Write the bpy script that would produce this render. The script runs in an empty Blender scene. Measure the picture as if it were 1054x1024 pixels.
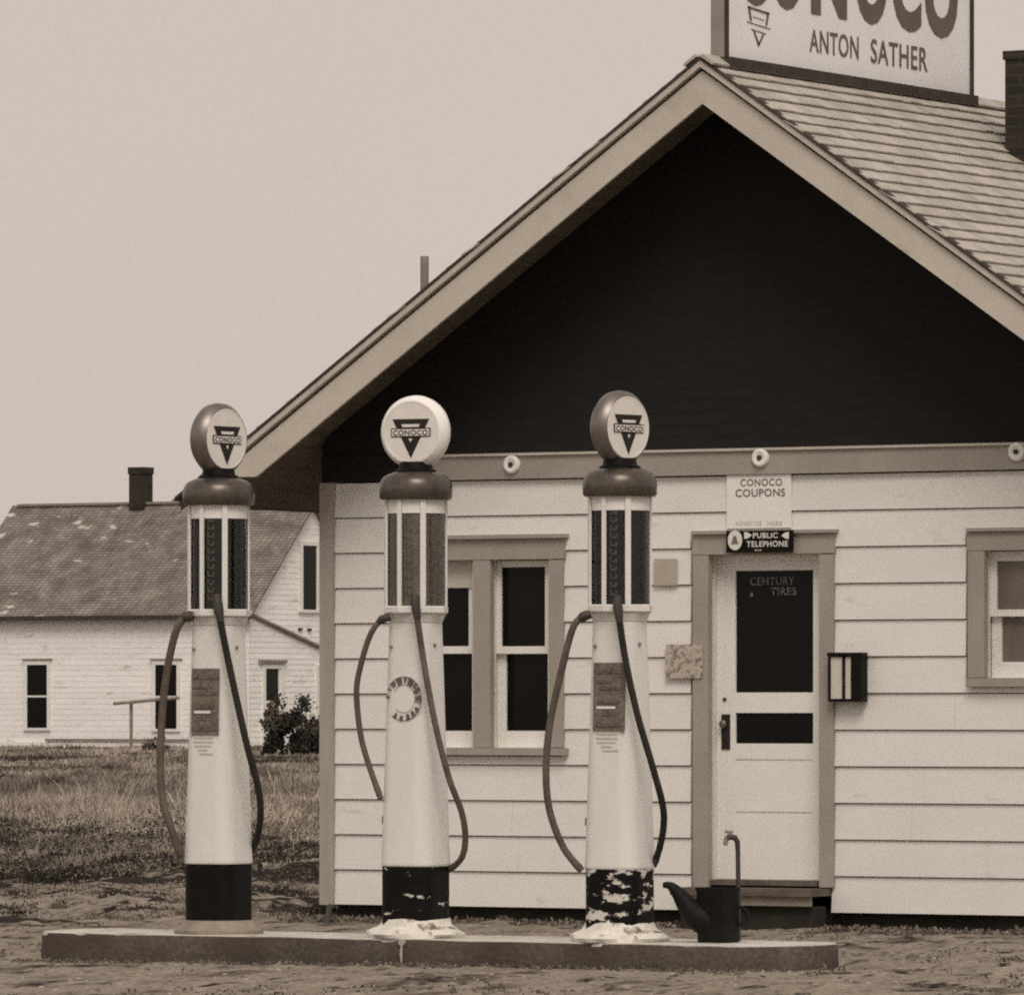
import bpy, math, random
import numpy as np
from mathutils import Vector, Matrix

random.seed(7)
rng = np.random.default_rng(7)
PI = math.pi
scene = bpy.context.scene
COL = scene.collection

# ------------------------------------------------------------------ camera frame
TH = math.radians(31.0)
FPX = 7400.0                      # focal length in pixels of the 1054 px wide photograph
PX, HY = 527.0, 728.0             # principal column, horizon row
Fv = Vector((-math.sin(TH), math.cos(TH), 0)); Rv = Vector((math.cos(TH), math.sin(TH), 0)); Zv = Vector((0, 0, 1))
CAM = -(45.1 * Fv + 1.56 * Rv); CAM.z = 1.38

def ray(px, py): return Fv + Rv * ((px - PX) / FPX) + Zv * ((HY - py) / FPX)
def atd(px, py, d): return CAM + ray(px, py) * d
def onY(px, py, Y):
    r = ray(px, py); return CAM + r * ((Y - CAM.y) / r.y)
def onX(px, py, X):
    r = ray(px, py); return CAM + r * ((X - CAM.x) / r.x)
def rect(x0, y0, x1, y1, Y):
    """X0, X1, Z0, Z1 on the vertical plane Y"""
    ym, xm = (y0 + y1) / 2, (x0 + x1) / 2
    return onY(x0, ym, Y).x, onY(x1, ym, Y).x, onY(xm, y1, Y).z, onY(xm, y0, Y).z

cd = bpy.data.cameras.new('camera'); cam = bpy.data.objects.new('camera', cd); COL.objects.link(cam)
cam.matrix_world = Matrix(((Rv.x, 0, -Fv.x, CAM.x), (Rv.y, 0, -Fv.y, CAM.y), (0, 1, 0, CAM.z), (0, 0, 0, 1)))
cd.sensor_width = 36; cd.sensor_fit = 'HORIZONTAL'; cd.lens = FPX / 1054 * 36
cd.shift_y = (HY - 512) / 1054.0
cd.clip_start = 0.5; cd.clip_end = 8000
scene.camera = cam

# ------------------------------------------------------------------ materials
TINT = (1.0, .870, .785)
def lin(c): c /= 255.0; return c / 12.92 if c <= .04045 else ((c + .055) / 1.055) ** 2.4
def A(r, g, b, E=.68):
    """surface albedo that reads as this tone under the warm overcast light"""
    return tuple(min(.9, lin(c) / (E * t)) for c, t in zip((r, g, b), (1.0, .858, .762)))

def nd(nt, t, **kw):
    n = nt.nodes.new(t)
    for k, v in kw.items():
        if k in n.inputs: n.inputs[k].default_value = v
        else: setattr(n, k, v)
    return n

def mat(name, col, rough=.7, var=.12, scale=6., stretch=(1, 1, 1), bump=0., bscale=None, spec=.25, metal=0., attr=False,
        patch=None, coat=0., fine=.0, fscale=120.):
    """principled surface: base colour varied by noise; patch = (colour, threshold, scale[, softness]) for worn areas"""
    m = bpy.data.materials.new(name); m.use_nodes = True; nt = m.node_tree; nt.nodes.clear()
    out = nd(nt, 'ShaderNodeOutputMaterial'); b = nd(nt, 'ShaderNodeBsdfPrincipled')
    nt.links.new(b.outputs[0], out.inputs[0])
    b.inputs['Roughness'].default_value = rough; b.inputs['Specular IOR Level'].default_value = spec
    b.inputs['Metallic'].default_value = metal
    if coat: b.inputs['Coat Weight'].default_value = coat; b.inputs['Coat Roughness'].default_value = .15
    tc = nd(nt, 'ShaderNodeTexCoord'); mp = nd(nt, 'ShaderNodeMapping'); mp.inputs['Scale'].default_value = stretch
    nt.links.new(tc.outputs['Object'], mp.inputs['Vector'])
    n1 = nd(nt, 'ShaderNodeTexNoise', Scale=scale, Detail=6., Roughness=.62); nt.links.new(mp.outputs[0], n1.inputs['Vector'])
    mr = nd(nt, 'ShaderNodeMapRange'); mr.inputs['From Min'].default_value = .3; mr.inputs['From Max'].default_value = .7
    mr.inputs['To Min'].default_value = 1 - var; mr.inputs['To Max'].default_value = 1 + var
    nt.links.new(n1.outputs['Fac'], mr.inputs['Value'])
    val = mr.outputs[0]
    if fine:
        n3 = nd(nt, 'ShaderNodeTexNoise', Scale=fscale, Detail=2.); nt.links.new(tc.outputs['Object'], n3.inputs['Vector'])
        m3 = nd(nt, 'ShaderNodeMapRange'); m3.inputs['From Min'].default_value = .3; m3.inputs['From Max'].default_value = .7
        m3.inputs['To Min'].default_value = 1 - fine; m3.inputs['To Max'].default_value = 1 + fine
        nt.links.new(n3.outputs['Fac'], m3.inputs['Value'])
        mu = nd(nt, 'ShaderNodeMath', operation='MULTIPLY'); nt.links.new(val, mu.inputs[0]); nt.links.new(m3.outputs[0], mu.inputs[1]); val = mu.outputs[0]
    if attr:
        at = nd(nt, 'ShaderNodeAttribute', attribute_name='tone')
        mu = nd(nt, 'ShaderNodeMath', operation='MULTIPLY'); nt.links.new(val, mu.inputs[0]); nt.links.new(at.outputs['Fac'], mu.inputs[1]); val = mu.outputs[0]
    vm = nd(nt, 'ShaderNodeVectorMath', operation='SCALE'); vm.inputs[0].default_value = col[:3]
    nt.links.new(val, vm.inputs['Scale'])
    colout = vm.outputs[0]
    if patch:
        n2 = nd(nt, 'ShaderNodeTexNoise', Scale=patch[2], Detail=5., Roughness=.6); nt.links.new(mp.outputs[0], n2.inputs['Vector'])
        r2 = nd(nt, 'ShaderNodeMapRange'); sf = patch[3] if len(patch) > 3 else .03
        r2.inputs['From Min'].default_value = patch[1] - sf; r2.inputs['From Max'].default_value = patch[1] + sf
        nt.links.new(n2.outputs['Fac'], r2.inputs['Value'])
        mx = nd(nt, 'ShaderNodeMix', data_type='RGBA'); nt.links.new(r2.outputs[0], mx.inputs['Factor'])
        nt.links.new(colout, mx.inputs['A']); mx.inputs['B'].default_value = (*patch[0], 1); colout = mx.outputs['Result']
    nt.links.new(colout, b.inputs['Base Color'])
    if bump:
        nb = nd(nt, 'ShaderNodeTexNoise', Scale=bscale or scale * 4, Detail=5.); nt.links.new(mp.outputs[0], nb.inputs['Vector'])
        bp = nd(nt, 'ShaderNodeBump', Strength=bump, Distance=.01); nt.links.new(nb.outputs['Fac'], bp.inputs['Height'])
        nt.links.new(bp.outputs[0], b.inputs['Normal'])
    return m

WHITE = A(192, 179, 166)
M = {}
M['siding'] = mat('white_siding_paint', WHITE, .75, .035, 1.6, (1, 1, 3), bump=.15, bscale=60, attr=True, fine=.05, fscale=220,
                  patch=(A(168, 152, 134), .72, 3.5, .08))
M['white'] = mat('white_trim_paint', A(196, 183, 170), .6, .04, 5, attr=False, fine=.04)
M['reveal'] = mat('cream_jamb_paint', A(186, 171, 154), .65, .05, 4)
M['trim'] = mat('tan_trim_paint', A(134, 121, 108), .7, .09, 3, (1, 1, 1), fine=.10, fscale=140, bump=.1)
M['corner'] = mat('weathered_corner_paint', A(141, 127, 114), .75, .1, 3, (3, 3, .6), fine=.08)
M['barge'] = mat('buff_bargeboard_paint', A(165, 150, 134), .75, .07, 2.2, fine=.07, patch=(A(156, 141, 125), .66, 3, .06))
M['mould'] = mat('weathered_moulding_paint', A(160, 145, 130), .8, .12, 4, fine=.08)
M['gable'] = mat('black_gable_shingle', (.024, .022, .0215), .85, .15, 5, (1, 1, 6), spec=.08)
M['soffit'] = mat('brown_soffit_board', (.15, .128, .106), .85, .25, 2, (6, .6, 6), spec=.1)
M['found'] = mat('dark_foundation', (.03, .027, .022), .9, .3, 5)
M['glass'] = mat('dark_window_glass', (.006, .0058, .0055), .10, .2, 2, spec=.16)
M['curtain_glass'] = mat('curtained_window_glass', A(96, 83, 72), .2, .3, 3, (1, 1, .4), spec=.4)
M['black'] = mat('black_enamel', (.0075, .007, .0065), .5, .3, 9, spec=.12)
M['iron'] = mat('dark_iron', (.05, .044, .037), .6, .4, 14, spec=.4)
M['wood_dark'] = mat('dark_sign_wood', (.055, .047, .04), .8, .3, 5, (1, 1, 1), fine=.2)
M['wood_edge'] = mat('grey_sign_edge', A(118, 104, 92, .6), .8, .15, 6)
M['shingle'] = mat('cedar_shingle', A(172, 157, 141, .86), .9, .12, 4.2, (1.4, 1.4, 1.4), bump=.4, bscale=50, attr=True, fine=.14, fscale=90,
                   patch=(A(150, 135, 119, .86), .6, 3.6, .14))
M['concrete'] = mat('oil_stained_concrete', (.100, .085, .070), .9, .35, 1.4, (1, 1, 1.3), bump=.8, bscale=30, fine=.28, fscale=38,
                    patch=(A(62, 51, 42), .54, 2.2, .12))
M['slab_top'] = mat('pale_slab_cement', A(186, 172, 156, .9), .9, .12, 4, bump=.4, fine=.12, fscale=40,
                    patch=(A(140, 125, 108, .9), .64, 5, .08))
M['pump'] = mat('white_pump_enamel', A(190, 178, 165), .8, .05, 3, (2, 2, .6), fine=.03, fscale=80, patch=(A(158, 143, 126), .74, 5, .05), spec=.2, bump=.12, bscale=6)
M['pump_cap'] = mat('dull_metal_cap', (.13, .115, .10), .33, .3, 4, metal=.7, fine=.15, fscale=30, bump=.15, bscale=10)
M['rim'] = mat('worn_metal_rim', (.24, .22, .205), .42, .2, 6, metal=.85, fine=.12)
M['rim_white'] = mat('milk_glass_rim', A(205, 192, 178), .35, .03, 4, spec=.4)
M['face'] = mat('milk_glass_face', A(190, 176, 162), .35, .06, 8, spec=.4)
M['fuel_dark'] = mat('dark_fuel', (.012, .011, .010), .2, .2, 5, spec=.3)
M['fuel_pale'] = mat('cloudy_fuel', (.34, .305, .265), .3, .3, 3, (4, 4, .6), spec=.4, fine=.2, fscale=30)
M['marker'] = mat('gallon_marker_metal', (.24, .22, .20), .5, .3, 30)
M['hose'] = mat('worn_rubber_hose', (.115, .098, .082), .8, .35, 8, fine=.2)
M['hose_dark'] = mat('dark_rubber_hose', (.026, .022, .019), .75, .3, 8, fine=.2)
M['plate'] = mat('dull_price_plate', A(100, 86, 74), .6, .25, 14, (1, 1, 1.6), fine=.2, fscale=70, patch=(A(76, 65, 56), .55, 26, .1))
M['ink'] = mat('black_sign_ink', (.025, .022, .019), .7, .2, 10)
M['ink_soft'] = mat('faded_ink', A(98, 85, 73), .8, .2, 30)
M['glass_ink'] = mat('worn_gilt_lettering', A(98, 86, 75), .7, .5, 60, patch=((.012, .011, .010), .60, 40, .1))
M['ink_faint'] = mat('faint_ink', A(168, 153, 138), .8, .1, 30)
M['plate_ink'] = mat('worn_plate_print', A(66, 56, 48), .7, .4, 40, patch=(A(98, 85, 73), .5, 60, .1))
M['ink_sign'] = mat('brown_sign_paint', A(92, 77, 66), .8, .14, 8, fine=.12)
M['paper'] = mat('grey_paper', A(152, 136, 119), .85, .08, 12, fine=.1)
M['notice'] = mat('mottled_printed_notice', A(160, 143, 126), .85, .25, 26, patch=(A(112, 97, 84), .54, 24, .05))
M['board'] = mat('white_board_paint', A(200, 187, 174), .7, .03, 6)
M['sign_white'] = mat('white_sign_paint', A(203, 191, 181, .70), .7, .035, 2, fine=.04, fscale=50)
M['brick'] = None
M['can'] = mat('black_can', (.010, .0095, .009), .6, .4, 12, fine=.3, spec=.15)
M['cement_foot'] = mat('whitewashed_foot', A(186, 172, 156), .85, .14, 9, bump=.6, bscale=20, patch=(A(90, 77, 65), .62, 8, .05))
M['foot_dull'] = mat('dusty_iron_foot', A(120, 105, 90), .8, .25, 9, bump=.3)
M['peel2'] = mat('chipped_black_enamel', (.0075, .007, .0065), .5, .3, 9, spec=.12, patch=(A(176, 162, 146), .63, 6.5, .015), stretch=(1, 1, 2.2))
M['peel3'] = mat('peeling_black_enamel', (.0075, .007, .0065), .55, .3, 9, spec=.12, patch=(A(178, 164, 148), .555, 7.5, .02), stretch=(1, 1, 1.9))
M['house'] = mat('flaked_white_clapboard', A(206, 193, 180), .8, .05, 1.2, (1, 1, 3), attr=True, fine=.05, fscale=30, patch=(A(168, 152, 136), .66, 2.2, .08))
M['house_roof'] = None
M['house_trim'] = mat('white_house_trim', A(196, 184, 170), .7, .05, 4)
M['weathered'] = mat('weathered_grey_wood', A(116, 101, 88), .85, .2, 4)
M['step_dark'] = mat('trodden_step_wood', A(84, 72, 62), .85, .35, 6, (1, 3, 3), fine=.2)
M['plank'] = mat('bleached_plank', A(176, 162, 146), .85, .1, 5)
M['bush'] = mat('dark_bush_leaf', (.048, .043, .034), .7, .3, 3, attr=True, spec=.2)
M['bark'] = mat('brown_bark', (.05, .042, .034), .9, .3, 8)
M['grass'] = mat('field_grass_blade', (.27, .24, .20), .8, .2, .6, attr=True, spec=.1)
M['stone'] = mat('pale_stone', A(175, 160, 143, .85), .85, .15, 9, bump=.3)
M['stain'] = mat('whitewash_drip', A(150, 135, 118), .85, .2, 12)

def brick_mat(name, c1, c2, mortar, bw, bh, ms=.012, var=.25, patch=None, rough=.9):
    m = mat(name, c1, rough, var, 5, patch=None)
    nt = m.node_tree; b = next(n for n in nt.nodes if n.type == 'BSDF_PRINCIPLED')
    tc = nd(nt, 'ShaderNodeTexCoord'); sp = nd(nt, 'ShaderNodeSeparateXYZ'); nt.links.new(tc.outputs['Object'], sp.inputs[0])
    ad = nd(nt, 'ShaderNodeMath', operation='ADD'); nt.links.new(sp.outputs[0], ad.inputs[0]); nt.links.new(sp.outputs[1], ad.inputs[1])
    cb = nd(nt, 'ShaderNodeCombineXYZ'); nt.links.new(ad.outputs[0], cb.inputs[0]); nt.links.new(sp.outputs[2], cb.inputs[1])
    br = nd(nt, 'ShaderNodeTexBrick'); nt.links.new(cb.outputs[0], br.inputs['Vector'])
    br.inputs['Scale'].default_value = 1; br.inputs['Brick Width'].default_value = bw; br.inputs['Row Height'].default_value = bh
    br.inputs['Mortar Size'].default_value = ms; br.inputs['Color1'].default_value = (*c1, 1); br.inputs['Color2'].default_value = (*c2, 1)
    br.inputs['Mortar'].default_value = (*mortar, 1)
    n = nd(nt, 'ShaderNodeTexNoise', Scale=2.4, Detail=6.); nt.links.new(tc.outputs['Object'], n.inputs['Vector'])
    mr = nd(nt, 'ShaderNodeMapRange'); mr.inputs['From Min'].default_value = .3; mr.inputs['From Max'].default_value = .7
    mr.inputs['To Min'].default_value = 1 - var; mr.inputs['To Max'].default_value = 1 + var; nt.links.new(n.outputs['Fac'], mr.inputs['Value'])
    vm = nd(nt, 'ShaderNodeVectorMath', operation='SCALE'); nt.links.new(br.outputs['Color'], vm.inputs[0]); nt.links.new(mr.outputs[0], vm.inputs['Scale'])
    co = vm.outputs[0]
    if patch:
        mp = nd(nt, 'ShaderNodeMapping'); mp.inputs['Scale'].default_value = patch[3]; nt.links.new(tc.outputs['Object'], mp.inputs[0])
        n2 = nd(nt, 'ShaderNodeTexNoise', Scale=patch[2], Detail=4.); nt.links.new(mp.outputs[0], n2.inputs['Vector'])
        r2 = nd(nt, 'ShaderNodeMapRange'); r2.inputs['From Min'].default_value = patch[1] - .02; r2.inputs['From Max'].default_value = patch[1] + .02
        nt.links.new(n2.outputs['Fac'], r2.inputs['Value'])
        mx = nd(nt, 'ShaderNodeMix', data_type='RGBA'); nt.links.new(r2.outputs[0], mx.inputs['Factor']); nt.links.new(co, mx.inputs['A'])
        mx.inputs['B'].default_value = (*patch[0], 1); co = mx.outputs['Result']
    nt.links.new(co, b.inputs['Base Color'])
    bp = nd(nt, 'ShaderNodeBump', Strength=.5, Distance=.01); bp.invert = True
    nt.links.new(br.outputs['Fac'], bp.inputs['Height']); nt.links.new(bp.outputs[0], b.inputs['Normal'])
    return m
M['brick'] = brick_mat('sooty_brick', (.040, .034, .029), (.027, .024, .021), (.048, .042, .036), .2, .066, .008)
M['house_roof'] = brick_mat('worn_house_shingle', A(136, 122, 109, .85), A(114, 101, 90, .85), A(94, 82, 73, .85), .16, .06, .014, .34,
                            patch=(A(182, 168, 152, .85), .67, 1.7, (.8, 1.0, 2.8)))

def glass_mat():
    m = bpy.data.materials.new('clear_cylinder_glass'); m.use_nodes = True; nt = m.node_tree; nt.nodes.clear()
    out = nd(nt, 'ShaderNodeOutputMaterial'); tr = nd(nt, 'ShaderNodeBsdfTransparent'); gl = nd(nt, 'ShaderNodeBsdfGlossy', Roughness=.04)
    tr.inputs[0].default_value = (.93, .92, .90, 1)
    fr = nd(nt, 'ShaderNodeFresnel', IOR=1.45); mx = nd(nt, 'ShaderNodeMixShader')
    nt.links.new(fr.outputs[0], mx.inputs[0]); nt.links.new(tr.outputs[0], mx.inputs[1]); nt.links.new(gl.outputs[0], mx.inputs[2]); nt.links.new(mx.outputs[0], out.inputs[0])
    return m
M['tube_glass'] = glass_mat()

# ------------------------------------------------------------------ mesh building
def wloc(o):
    v = Vector((0, 0, 0))
    while o: v += o.location; o = o.parent
    return v

class MB:
    def __init__(s): s.v = []; s.f = []; s.t = []; s.sm = []
    def add(s, vs, fs, tone=1., smooth=False):
        b = len(s.v); s.v += [tuple(v) for v in vs]
        for f in fs: s.f.append(tuple(b + i for i in f)); s.t.append(tone); s.sm.append(smooth)
    def box(s, x0, x1, y0, y1, z0, z1, tone=1.):
        x0, x1 = sorted((x0, x1)); y0, y1 = sorted((y0, y1)); z0, z1 = sorted((z0, z1))
        s.add([(x0, y0, z0), (x1, y0, z0), (x1, y1, z0), (x0, y1, z0), (x0, y0, z1), (x1, y0, z1), (x1, y1, z1), (x0, y1, z1)],
              [(0, 3, 2, 1), (4, 5, 6, 7), (0, 1, 5, 4), (1, 2, 6, 5), (2, 3, 7, 6), (3, 0, 4, 7)], tone)
    def pbox(s, x0, y0, x1, y1, Yf, Yb, tone=1.):
        X0, X1, Z0, Z1 = rect(x0, y0, x1, y1, Yf); s.box(X0, X1, Yf, Yb, Z0, Z1, tone); return X0, X1, Z0, Z1
    def prism(s, poly, d, tone=1.):
        """closed solid: polygon (list of 3-D points) pushed along d"""
        n = len(poly); d = Vector(d); p = [Vector(q) for q in poly]
        nrm = Vector((0, 0, 0))
        for i in range(n): nrm += p[i].cross(p[(i + 1) % n])
        if nrm.dot(d) > 0: p.reverse()
        vs = p + [q + d for q in p]
        fs = [tuple(range(n)), tuple(range(2 * n - 1, n - 1, -1))] + [(i, i + n, (i + 1) % n + n, (i + 1) % n) for i in range(n)]
        s.add(vs, fs, tone)
    def tube(s, pts, r, n=10, tone=1., caps=True):
        pts = [Vector(p) for p in pts]; rr = r if isinstance(r, (list, tuple)) else [r] * len(pts)
        vs = []; up = Vector((0.13, .2, 1)).normalized(); u = None
        for i, p in enumerate(pts):
            t = (pts[min(i + 1, len(pts) - 1)] - pts[max(i - 1, 0)]).normalized()
            if u is None:
                u = t.cross(up)
                if u.length < .05: u = t.cross(Vector((1, 0, 0)))
            u = (u - t * u.dot(t)).normalized(); w = t.cross(u)
            for k in range(n): a = 2 * PI * k / n; vs.append(p + (u * math.cos(a) + w * math.sin(a)) * rr[i])
        fs = []
        for i in range(len(pts) - 1):
            for k in range(n): a = i * n + k; b = i * n + (k + 1) % n; fs.append((a, b, b + n, a + n))
        if caps: fs.append(tuple(range(n - 1, -1, -1))); fs.append(tuple(range((len(pts) - 1) * n, len(pts) * n)))
        s.add(vs, fs, tone, True)
    def lathe(s, prof, c, axis=(0, 0, 1), n=40, tone=1., jit=0., e1=None):
        """profile of (along, radius) revolved about an axis through c"""
        ax = Vector(axis).normalized(); c = Vector(c)
        u = Vector((0, 0, 1)).cross(ax) if abs(ax.z) < .9 else Vector((1, 0, 0)); u.normalize(); w = ax.cross(u)
        vs = []; fs = []
        ph = [random.random() * 6.28 for _ in range(6)]
        for j, (a, r) in enumerate(prof):
            for k in range(n):
                t = 2 * PI * k / n
                q = 1 + jit * (math.sin(3 * t + ph[0] + j) + .7 * math.sin(5 * t + ph[1] - 1.7 * j) + .5 * math.sin(9 * t + ph[2] + 2.3 * j))
                vs.append(c + ax * (a * (1 + (q - 1) * .8)) + (u * math.cos(t) + w * math.sin(t)) * r * q)
        for j in range(len(prof) - 1):
            for k in range(n): a = j * n + k; b = j * n + (k + 1) % n; fs.append((a, b, b + n, a + n))
        if prof[0][1] > 1e-6: fs.append(tuple(range(n - 1, -1, -1)))
        if prof[-1][1] > 1e-6: fs.append(tuple(range((len(prof) - 1) * n, len(prof) * n)))
        s.add(vs, fs, tone, True)
    def loft(s, rings, tone=1., smooth=True):
        n = len(rings[0]); vs = [p for r in rings for p in r]; fs = []
        for j in range(len(rings) - 1):
            for k in range(n): a = j * n + k; b = j * n + (k + 1) % n; fs.append((a, b, b + n, a + n))
        fs.append(tuple(range(n - 1, -1, -1))); fs.append(tuple(range((len(rings) - 1) * n, len(rings) * n)))
        s.add(vs, fs, tone, smooth)
    def build(s, name, m, parent=None, origin=None, ang=35):
        org = Vector(origin) if origin is not None else Vector((0, 0, 0))
        if parent is not None: org = org if origin is not None else wloc(parent)
        me = bpy.data.meshes.new(name)
        me.from_pydata([tuple(Vector(v) - org) for v in s.v], [], s.f); me.update()
        if any(s.sm):
            me.polygons.foreach_set('use_smooth', s.sm); me.set_sharp_from_angle(angle=math.radians(ang))
        at = me.attributes.new('tone', 'FLOAT', 'FACE'); at.data.foreach_set('value', s.t)
        me.materials.append(m)
        o = bpy.data.objects.new(name, me); COL.objects.link(o)
        if parent is not None: o.parent = parent; o.location = org - wloc(parent)
        else: o.location = org
        return o

def empty(name, loc):
    o = bpy.data.objects.new(name, None); COL.objects.link(o); o.location = loc; o.empty_display_size = .2; return o
def tag(o, label=None, cat=None, group=None, kind=None):
    if label: o['label'] = label
    if cat: o['category'] = cat
    if group: o['group'] = group
    if kind: o['kind'] = kind
    return o

def text_mb(mb, s, org, u, v, width, height, bold=0., lift=(0, 0, 0), shear=0., n=None):
    """lettering as a flat sheet: text fitted to width x height, lower-left corner at org"""
    cu = bpy.data.curves.new('txt', 'FONT'); cu.body = s; cu.offset = bold; cu.resolution_u = 4; cu.fill_mode = 'FRONT'; cu.shear = shear
    cu.space_character = 1.08
    ob = bpy.data.objects.new('txt', cu); COL.objects.link(ob)
    dg = bpy.context.evaluated_depsgraph_get(); me = ob.evaluated_get(dg).to_mesh()
    vs = np.array([tuple(q.co) for q in me.vertices]); fs = [tuple(p.vertices) for p in me.polygons]
    ob.evaluated_get(dg).to_mesh_clear(); bpy.data.objects.remove(ob); bpy.data.curves.remove(cu)
    lo, hi = vs.min(0), vs.max(0)
    org, u, v = Vector(org), Vector(u), Vector(v); L = Vector(lift)
    pts = [org + u * ((q[0] - lo[0]) / (hi[0] - lo[0]) * width) + v * ((q[1] - lo[1]) / (hi[1] - lo[1]) * height) + L for q in vs]
    mb.add(pts, fs)
def sheet(mb, pts2, org, u, v, lift=(0, 0, 0), tone=1.):
    org, u, v, L = Vector(org), Vector(u), Vector(v), Vector(lift)
    mb.add([org + u * a + v * b + L for a, b in pts2], [tuple(range(len(pts2)))], tone)

UX, UY, UZ = Vector((1, 0, 0)), Vector((0, 1, 0)), Vector((0, 0, 1))

# ------------------------------------------------------------------ noise for terrain
def _h(ix, iy, k):
    n = (ix * 374761393 + iy * 668265263 + k * 974634777) & 0xffffffff
    n = ((n ^ (n >> 13)) * 1274126177) & 0xffffffff
    return ((n ^ (n >> 16)) & 0xffffff) / float(0xffffff)
def vnoise(x, y, k=0):
    ix = np.floor(x).astype(np.int64); iy = np.floor(y).astype(np.int64); fx = x - ix; fy = y - iy
    fx = fx * fx * (3 - 2 * fx); fy = fy * fy * (3 - 2 * fy)
    a = _h(ix, iy, k); b = _h(ix + 1, iy, k); c = _h(ix, iy + 1, k); d = _h(ix + 1, iy + 1, k)
    return (a + (b - a) * fx) * (1 - fy) + (c + (d - c) * fx) * fy - .5
def fbm(x, y, o=4, k=0):
    s = 0; a = 1.
    for i in range(o): s = s + a * vnoise(x * 2 ** i + 17.3 * i, y * 2 ** i - 9.1 * i, k + i); a *= .55
    return s
def sstep(x, a, b):
    t = np.clip((x - a) / (b - a), 0, 1); return t * t * (3 - 2 * t)

CX, CY = CAM.x, CAM.y
def ground_z(x, y):
    x = np.asarray(x, float); y = np.asarray(y, float)
    d = (x - CX) * Fv.x + (y - CY) * Fv.y
    field = sstep(d, 50, 58) * (1 - sstep(x + y * .25, -5.5, -4.0)) + sstep(d, 62, 70) * (1 - sstep(x, -3.6, -3.2)); field = np.clip(field, 0, 1)
    z = .47 * sstep(d, 55, 165) + .012 * np.clip(x + 2.5, -6, 4) * (1 - sstep(np.abs(y + 6.7), 1, 5))
    lot = 1 - field
    z = z - .034 * (1 - sstep(y, -6.25, -5.85)) + lot * (.020 * fbm(x * .7, y * 1.3, 3, 3) + .012 * fbm(x * 3.1, y * 5.0, 4, 11) + .040 * np.maximum(0, fbm(x * 4.2, y * 2.2, 4, 61) - .05) * sstep(y, -14, -12) - .012)
    rut = sstep(d, 41, 44) * (1 - sstep(d, 58, 64)) * (1 - sstep(x, -4.8, -3.5))
    z = z + rut * (.07 * fbm(x * .8, y * .6 - .2 * x, 4, 23) + .07 * fbm(x * 3.2, y * 2.4, 4, 27))
    z = z + field * ((.24 - .20 * sstep(d, 105, 140)) * fbm(x * .45, y * .35, 4, 31) + .06 * fbm(x * 2, y * 1.6, 3, 37) - .04 * sstep(d, 130, 150))
    return z
def gz(x, y): return float(ground_z(x, y))

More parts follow.
